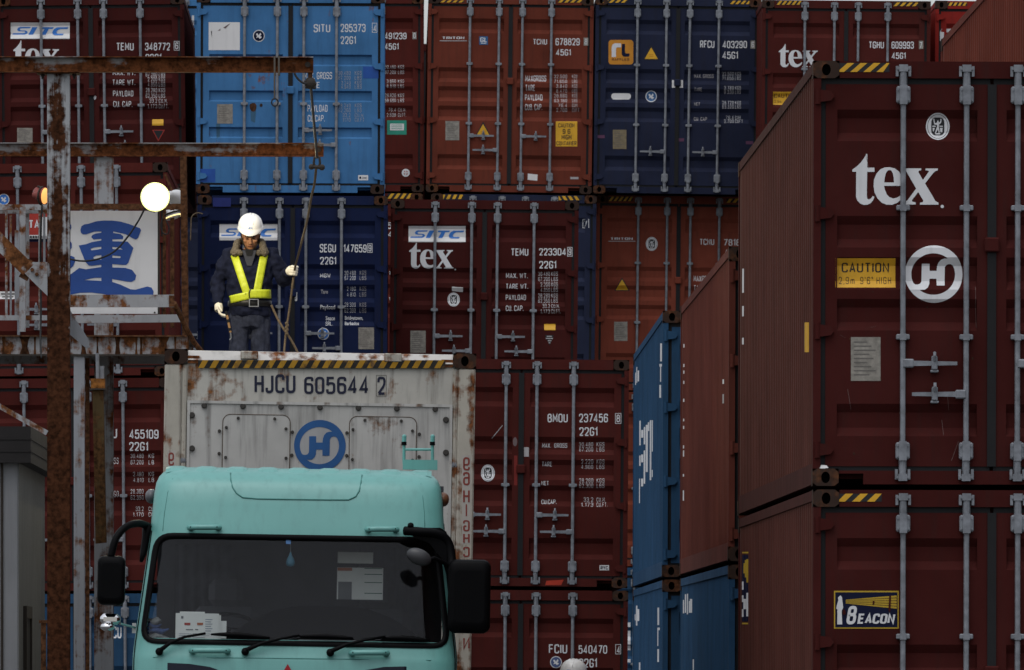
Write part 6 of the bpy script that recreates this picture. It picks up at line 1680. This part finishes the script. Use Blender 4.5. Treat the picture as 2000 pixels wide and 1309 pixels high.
def person(root, J, hood=True, hivis=True, grip=None, tilt=22):
    N = Vector(J['neck']); Hd = Vector(J['head'])
    ct, st_ = math.cos(R(tilt)), math.sin(R(tilt))
    def hp(x, y, z): # head space, nodding forward
        return Hd+Vector((x, y*ct-z*st_*(1), z*ct+y*st_))
    # body: one skin
    mb = MB()
    capsule(mb, [N+Vector((0,.01,-.08)), N, Hd+Vector((0,.02,-.05))], [.065,.056,.058])
    b2 = MB(); b2.ball((0,.012,.025), (.076,.094,.10), 20, 14); b2.ball((0,-.018,-.055), (.062,.072,.062), 18, 12); b2.ball((0,-.055,-.092), (.034,.03,.026), 12, 8)
    b2.tube([(0,-.083,.012),(0,-.100,-.018),(0,-.108,-.034)], [.010,.013,.016], 10); b2.ball((0,-.106,-.036), (.019,.016,.013), 10, 8)
    for s in (-1, 1):
        b2.ball((s*.076,.015,-.01), (.012,.022,.034), 10, 8); b2.ball((s*.032,-.080,.020), (.024,.016,.010), 10, 8); b2.ball((s*.043,-.062,-.022), (.026,.022,.018), 10, 8); b2.ball((s*.013,-.101,-.038), .010, 8, 6)
    b2.ball((0,-.082,-.066), (.026,.014,.011), 10, 8)
    mb.add([hp(*v) for v in b2.v], b2.f)
    mb.grid([[(.9*rx*math.cos(R(20*i)), cy+.88*ry*math.sin(R(20*i)), z) for i in range(18)] for z, rx, ry, cy in TORSO], closed=True)
    mb.ball((0,0,1.33), (.09,.07,.03)); mb.ball((0,-.01,.78), (.16,.115,.10), 16, 10)
    for s in ('l', 'r'):
        sh, el, wr = (Vector(J[s+k]) for k in ('sh','el','wr')); capsule(mb, [sh*1.0, sh+(el-sh)*.5, el, el+(wr-el)*.5, wr], [.055,.045,.038,.033,.022]); mb.ball(sh+Vector((-.05 if sh.x > 0 else .05, 0, -.02)), .075)
        hh = wr-(wr-el).normalized()*.02; capsule(mb, [wr-(wr-el).normalized()*.03, hh], [.024,.022])
        for i in range(4): capsule(mb, [hh+Vector((0,.014-.009*i,0)), hh+(wr-el).normalized()*.025+Vector((0,.014-.009*i,0))], [.007,.006], 8)
        hi, kn, an = (Vector(J[s+k]) for k in ('hi','kn','an')); capsule(mb, [hi, hi+(kn-hi)*.5, kn, kn+(an-kn)*.35, an], [.085,.072,.055,.052,.036]); capsule(mb, [an, an+Vector((0,-.12,-.05))], [.036,.03])
    body = fused('body', mb, .0085, M_SKIN, root, 2)
    for s in (-1, 1):
        m = MB(); m.ball(hp(s*.032,-.087,.003), (.014,.006,.0045), 10, 6); m.build('eye', M_EYE, root, smooth=True)
        m = MB(); m.tube([hp(s*.014,-.097,.022), hp(s*.032,-.098,.027), hp(s*.05,-.086,.022)], .0045, 6); m.build('eyebrow', M_EYE, root, smooth=True)
    m = MB(); m.tube([hp(-.024,-.089,-.068), hp(-.01,-.097,-.065), hp(.01,-.097,-.065), hp(.024,-.089,-.068)], .0042, 6); m.build('mouth', M_LIP, root, smooth=True)
    m = MB(); m.ball(hp(0,.03,.02), (.080,.088,.085), 18, 12); m.build('hair', plain('short dark grey hair', (.02,.02,.02), .8), root, smooth=True)
    # jacket
    mb = MB(); mb.grid([[(rx*abs(math.cos(R(15*i)))**.87*(1 if math.cos(R(15*i)) >= 0 else -1), cy+ry*abs(math.sin(R(15*i)))**.87*(1 if math.sin(R(15*i)) >= 0 else -1), z) for i in range(24)] for z, rx, ry, cy in TORSO], closed=True)
    mb.add([(rx*math.cos(R(15*i)), cy+ry*math.sin(R(15*i)), z) for z, rx, ry, cy in (TORSO[0],) for i in range(24)], [tuple(range(24))]); z, rx, ry, cy = TORSO[-1]; mb.add([(rx*math.cos(R(15*i)), cy+ry*math.sin(R(15*i)), z) for i in range(24)], [tuple(range(24))])
    for s in ('l', 'r'):
        sh, el, wr = (Vector(J[s+k]) for k in ('sh','el','wr')); sg_ = 1 if sh.x > 0 else -1
        capsule(mb, [sh+Vector((-sg_*.09,0,.0)), sh+Vector((-sg_*.005,0,-.012)), sh+(el-sh)*.45, el, el+(wr-el)*.5, el+(wr-el)*.93], [.070,.078,.072,.068,.060,.047])
        mb.tube([el+(wr-el)*.92, el+(wr-el)*1.02], [.046,.042], 14)
    fused('jacket', mb, .009, M_JACK, root, 4, .020, 10, (1,1,1.25))
    mb = MB(); mb.grid([[(rx*math.cos(R(15*i)), -.01+ry*math.sin(R(15*i)), z) for i in range(24)] for z, rx, ry in ((.90,.17,.125),(.80,.182,.134),(.70,.185,.138),(.64,.17,.13))], closed=True)
    mb.add([(.17*math.cos(R(15*i)), -.01+.125*math.sin(R(15*i)), .90) for i in range(24)], [tuple(range(24))]); mb.add([(.17*math.cos(R(15*i)), -.01+.13*math.sin(R(15*i)), .64) for i in range(24)], [tuple(range(24))])
    for s in ('l', 'r'):
        hi, kn, an = (Vector(J[s+k]) for k in ('hi','kn','an')); capsule(mb, [hi+Vector((0,0,-.02)), hi+(kn-hi)*.5, kn, kn+(an-kn)*.5, an+Vector((0,0,.02))], [.100,.095,.088,.084,.078])
    fused('trousers', mb, .009, M_TROU, root, 3, .016, 10, (1.3,1.3,.6))
    for s in ('l', 'r'):
        an = Vector(J[s+'an']); mb = MB(); mb.tube([an+Vector((0,0,.10)), an+Vector((0,0,-.02))], [.055,.058], 14); mb.ball(an+Vector((0,-.07,-.035)), (.05,.135,.042), 16, 10); mb.ball(an+Vector((0,.01,-.04)), (.05,.07,.04), 14, 8); fused('boot', mb, .009, M_BOOT, root, 2)
    # gloves
    for s in ('l', 'r'):
        el, wr = Vector(J[s+'el']), Vector(J[s+'wr']); mb = MB()
        if grip and s in grip: glove_grip(mb, wr, Vector(grip[s][0]), grip[s][1])
        else: glove_relaxed(mb, wr, (wr-el), -1 if wr.x > 0 else 1)
        fused('glove', mb, .0042, M_GLOV, root, 1)
    # helmet: shell, brim, ridges
    hl = MB(); n = 28; rows = []
    for j in range(10):
        t_ = math.pi/2*j/9; rows.append([hp(.1135*math.cos(t_)**.75*math.cos(2*math.pi*i/n), .012+.136*math.cos(t_)**.75*math.sin(2*math.pi*i/n), .088+.118*math.sin(t_)) for i in range(n)])
    rim = [hp((.1135+.010)*math.cos(2*math.pi*i/n), .012+(.136+.012+.042*max(0,-math.sin(2*math.pi*i/n))**2)*math.sin(2*math.pi*i/n), .078-.016*max(0,-math.sin(2*math.pi*i/n))**2) for i in range(n)]
    hl.grid([rim]+rows, closed=True); hh_ = hl.build('helmet', M_HELM, root, smooth=True)
    sm_ = hh_.modifiers.new('thickness', 'SOLIDIFY'); sm_.thickness = .004
    for xx in (-.028, 0, .028):
        m = MB(); L_ = 9
        m.tube([hp(xx+.0*j, .012+.136*.985*math.sin(R(-62+124*j/8)), .088+.1185*math.cos(R(-62+124*j/8))*(1-(xx/.1135)**2)**.5) for j in range(L_)], [.003]+[.0075]*(L_-2)+[.003], 6); m.build('ridge', M_HELM, hh_, smooth=True)
    m = MB()
    for s_, a0, a1 in (('JCM', -.020, .020),):
        for i_, (vs, fs) in enumerate(text_sets(s_, .16)):
            m.add([hp(a0+(a1-a0)*u, -.129+.012*(1-w_)*.9-.0015*(i_ % 3)*.2, .112+.018*(1-w_)) for u, w_ in vs], fs)
    m.build('lettering', M_SBLUE, hh_)
    for s in (-1, 1):
        m = MB(); m.tube([hp(s*.09,-.01,.03), hp(s*.078,-.03,-.04), hp(s*.045,-.05,-.105), hp(0,-.058,-.122)], .005, 6); m.build('chin_strap', M_BELT, root, smooth=True)
    if hood:
        for s in (-1, 1):
            mb = MB(); z = N.z
            pts = [Vector((0,.095,z+.070)), Vector((s*.085,.070,z+.085)), Vector((s*.112,.0,z+.075)), Vector((s*.122,-.075,z+.025)), Vector((s*.136,-.115,z-.030))]
            capsule(mb, pts, [.028,.030,.030,.036,.034]); mb.ball((s*.142,-.10,z-.025), (.040,.030,.030), 12, 8); mb.ball((s*.085,-.125,z-.03), (.03,.03,.028), 12, 8)
            fused('fur_collar', mb, .008, M_FUR, root, 2, .008, 60)
        m = MB(); m.prism([(-.065,N.z-.01),(.065,N.z-.01),(.022,N.z-.15),(-.022,N.z-.15)], -.158, -.12); m.build('shirt_front', M_SHIRT, root)
        m = MB(); m.prism([(-.04,N.z+.0),(.04,N.z+.0),(.024,N.z-.06),(-.024,N.z-.06)], -.163, -.13); m.build('undershirt', M_TSH, root)
    if hivis:
        hv = MB(); first = None
        def band(c0, c1, w_, name, n_=14, o_=.016, under=0):
            m = MB(); rows = []
            for i in range(n_+1):
                t_ = i/n_; cx, cz = c0[0]+(c1[0]-c0[0])*t_, c0[1]+(c1[1]-c0[1])*t_
                dx, dz = c1[0]-c0[0], c1[1]-c0[1]; L = math.hypot(dx, dz); nx, nz = -dz/L*w_/2, dx/L*w_/2
                wv = .003*math.sin(i*2.3)
                rows.append([torso_front(cx+nx*k, cz+nz*k, o_+wv) for k in (-1,-.5,0,.5,1)])
            m.grid(rows); o = m.build(name, M_HIV, root, smooth=True); sd_ = o.modifiers.new('thickness', 'SOLIDIFY'); sd_.thickness = .004; return o
        band((-.150,1.335), (-.020,.945), .070, 'shoulder_strap'); band((.140,1.335), (.068,.945), .070, 'shoulder_strap')
        band((-.182,.895), (.0,.932), .070, 'waist_band', 12, .018); band((.003,.945), (.198,.948), .080, 'waist_band', 12, .022)
        m = MB(); m.tube([torso_front(.012,.99,.026), torso_front(-.002,.96,.03), torso_front(.0,.91,.03)], .005, 6); m.build('strap_edge', M_BELT, root)
    m = MB(); m.grid([[(1.02*rx*math.cos(R(15*i)), cy+1.04*ry*math.sin(R(15*i)), z) for i in range(24)] for z, rx, ry, cy in ((.835,.192,.150,-.01),(.840,.198,.156,-.01),(.885,.197,.156,-.011),(.89,.190,.150,-.011))], closed=True); bl = m.build('belt', M_BELT, root, smooth=True)
    m = MB(); c = torso_front(.042, .862, .03)
    for a_, b_ in (((-.045,-.036),(.045,-.028)),((-.045,.028),(.045,.036)),((-.045,-.028),(-.036,.028)),((.036,-.028),(.045,.028))): m.box((c.x+a_[0], c.y-.006, c.z+a_[1]), (c.x+b_[0], c.y+.006, c.z+b_[1]))
    m.build('buckle', M_GALV, bl)
    return body

SW = F/DW
ROOFZ = W(RX, RYB, F/RS).z+RH
wk = empty('person', Vector(((488-1000)/SW, DW, ROOFZ-.01)), (0,0,0)); tag(wk, 'worker in white helmet and yellow harness standing on the reefer roof, holding a rope', 'person')
def wj(x, y, d=0): return ((x-488)/SW, d, (1290-y)/SW-(ROOFZ-.01-CAMH))
hand = wj(575, 532, -.28)
J = dict(neck=(0,.015,1.355), head=(.008,-.045,1.482), lsh=(-.195,0,1.315), lel=wj(424,552,.03), lwr=wj(427,592,-.06), rsh=(.205,0,1.32), rel=wj(556,549,-.02), rwr=wj(563,534,-.24),
         lhi=(-.095,-.01,.74), lkn=(-.10,-.05,.42), lan=(-.105,.02,.08), rhi=(.095,-.01,.74), rkn=(.10,-.03,.42), ran=(.11,.05,.08))
person(wk, J, grip={'r': (hand, (.12,.03,1))})
ht_ = empty('hand_tool', W(446, 628, 79.85)); tag(ht_, 'short banded stick tool hanging at the worker\'s right hip', 'tool')
mb = MB(); mb.tube([(-.02,0,.09),(.02,0,-.10)], .011, 8); mb.build('stick', plain('wooden stick', (.30,.17,.07), .7), ht_)
for a, b in ((.095,.06),(.02,-.01),(-.06,-.085)):
    f_ = lambda z: -.02+.04*(.09-z)/.19
    mb = MB(); mb.tube([(f_(a),0,a),(f_(b),0,b)], .0125, 8); mb.build('black_band', M_BELT, ht_)
mb = MB(); mb.tube([(.02,0,-.1),(.026,.0,-.15),(.012,0,-.17)], .006, 6); mb.build('hook', M_GALV, ht_)
# second worker on the ground, only the crown of the helmet in frame
SG = 226.7
p2 = empty('person', Vector(((1121-1000)/SG, F/SG, 0)), (0,0,R(-18))); tag(p2, 'second worker on the ground, only a white helmet crown showing at the bottom edge', 'person')
p2.scale = (1.034,)*3
J2 = dict(neck=(0,.015,1.355), head=(.0,-.02,1.497), lsh=(-.195,0,1.315), lel=(-.26,.03,1.06), lwr=(-.27,-.05,.83), rsh=(.195,0,1.315), rel=(.26,.03,1.06), rwr=(.27,-.05,.83),
          lhi=(-.095,-.01,.78), lkn=(-.10,-.03,.43), lan=(-.105,.02,.08), rhi=(.095,-.01,.78), rkn=(.10,-.03,.43), ran=(.11,.02,.08))
person(p2, J2, tilt=4)
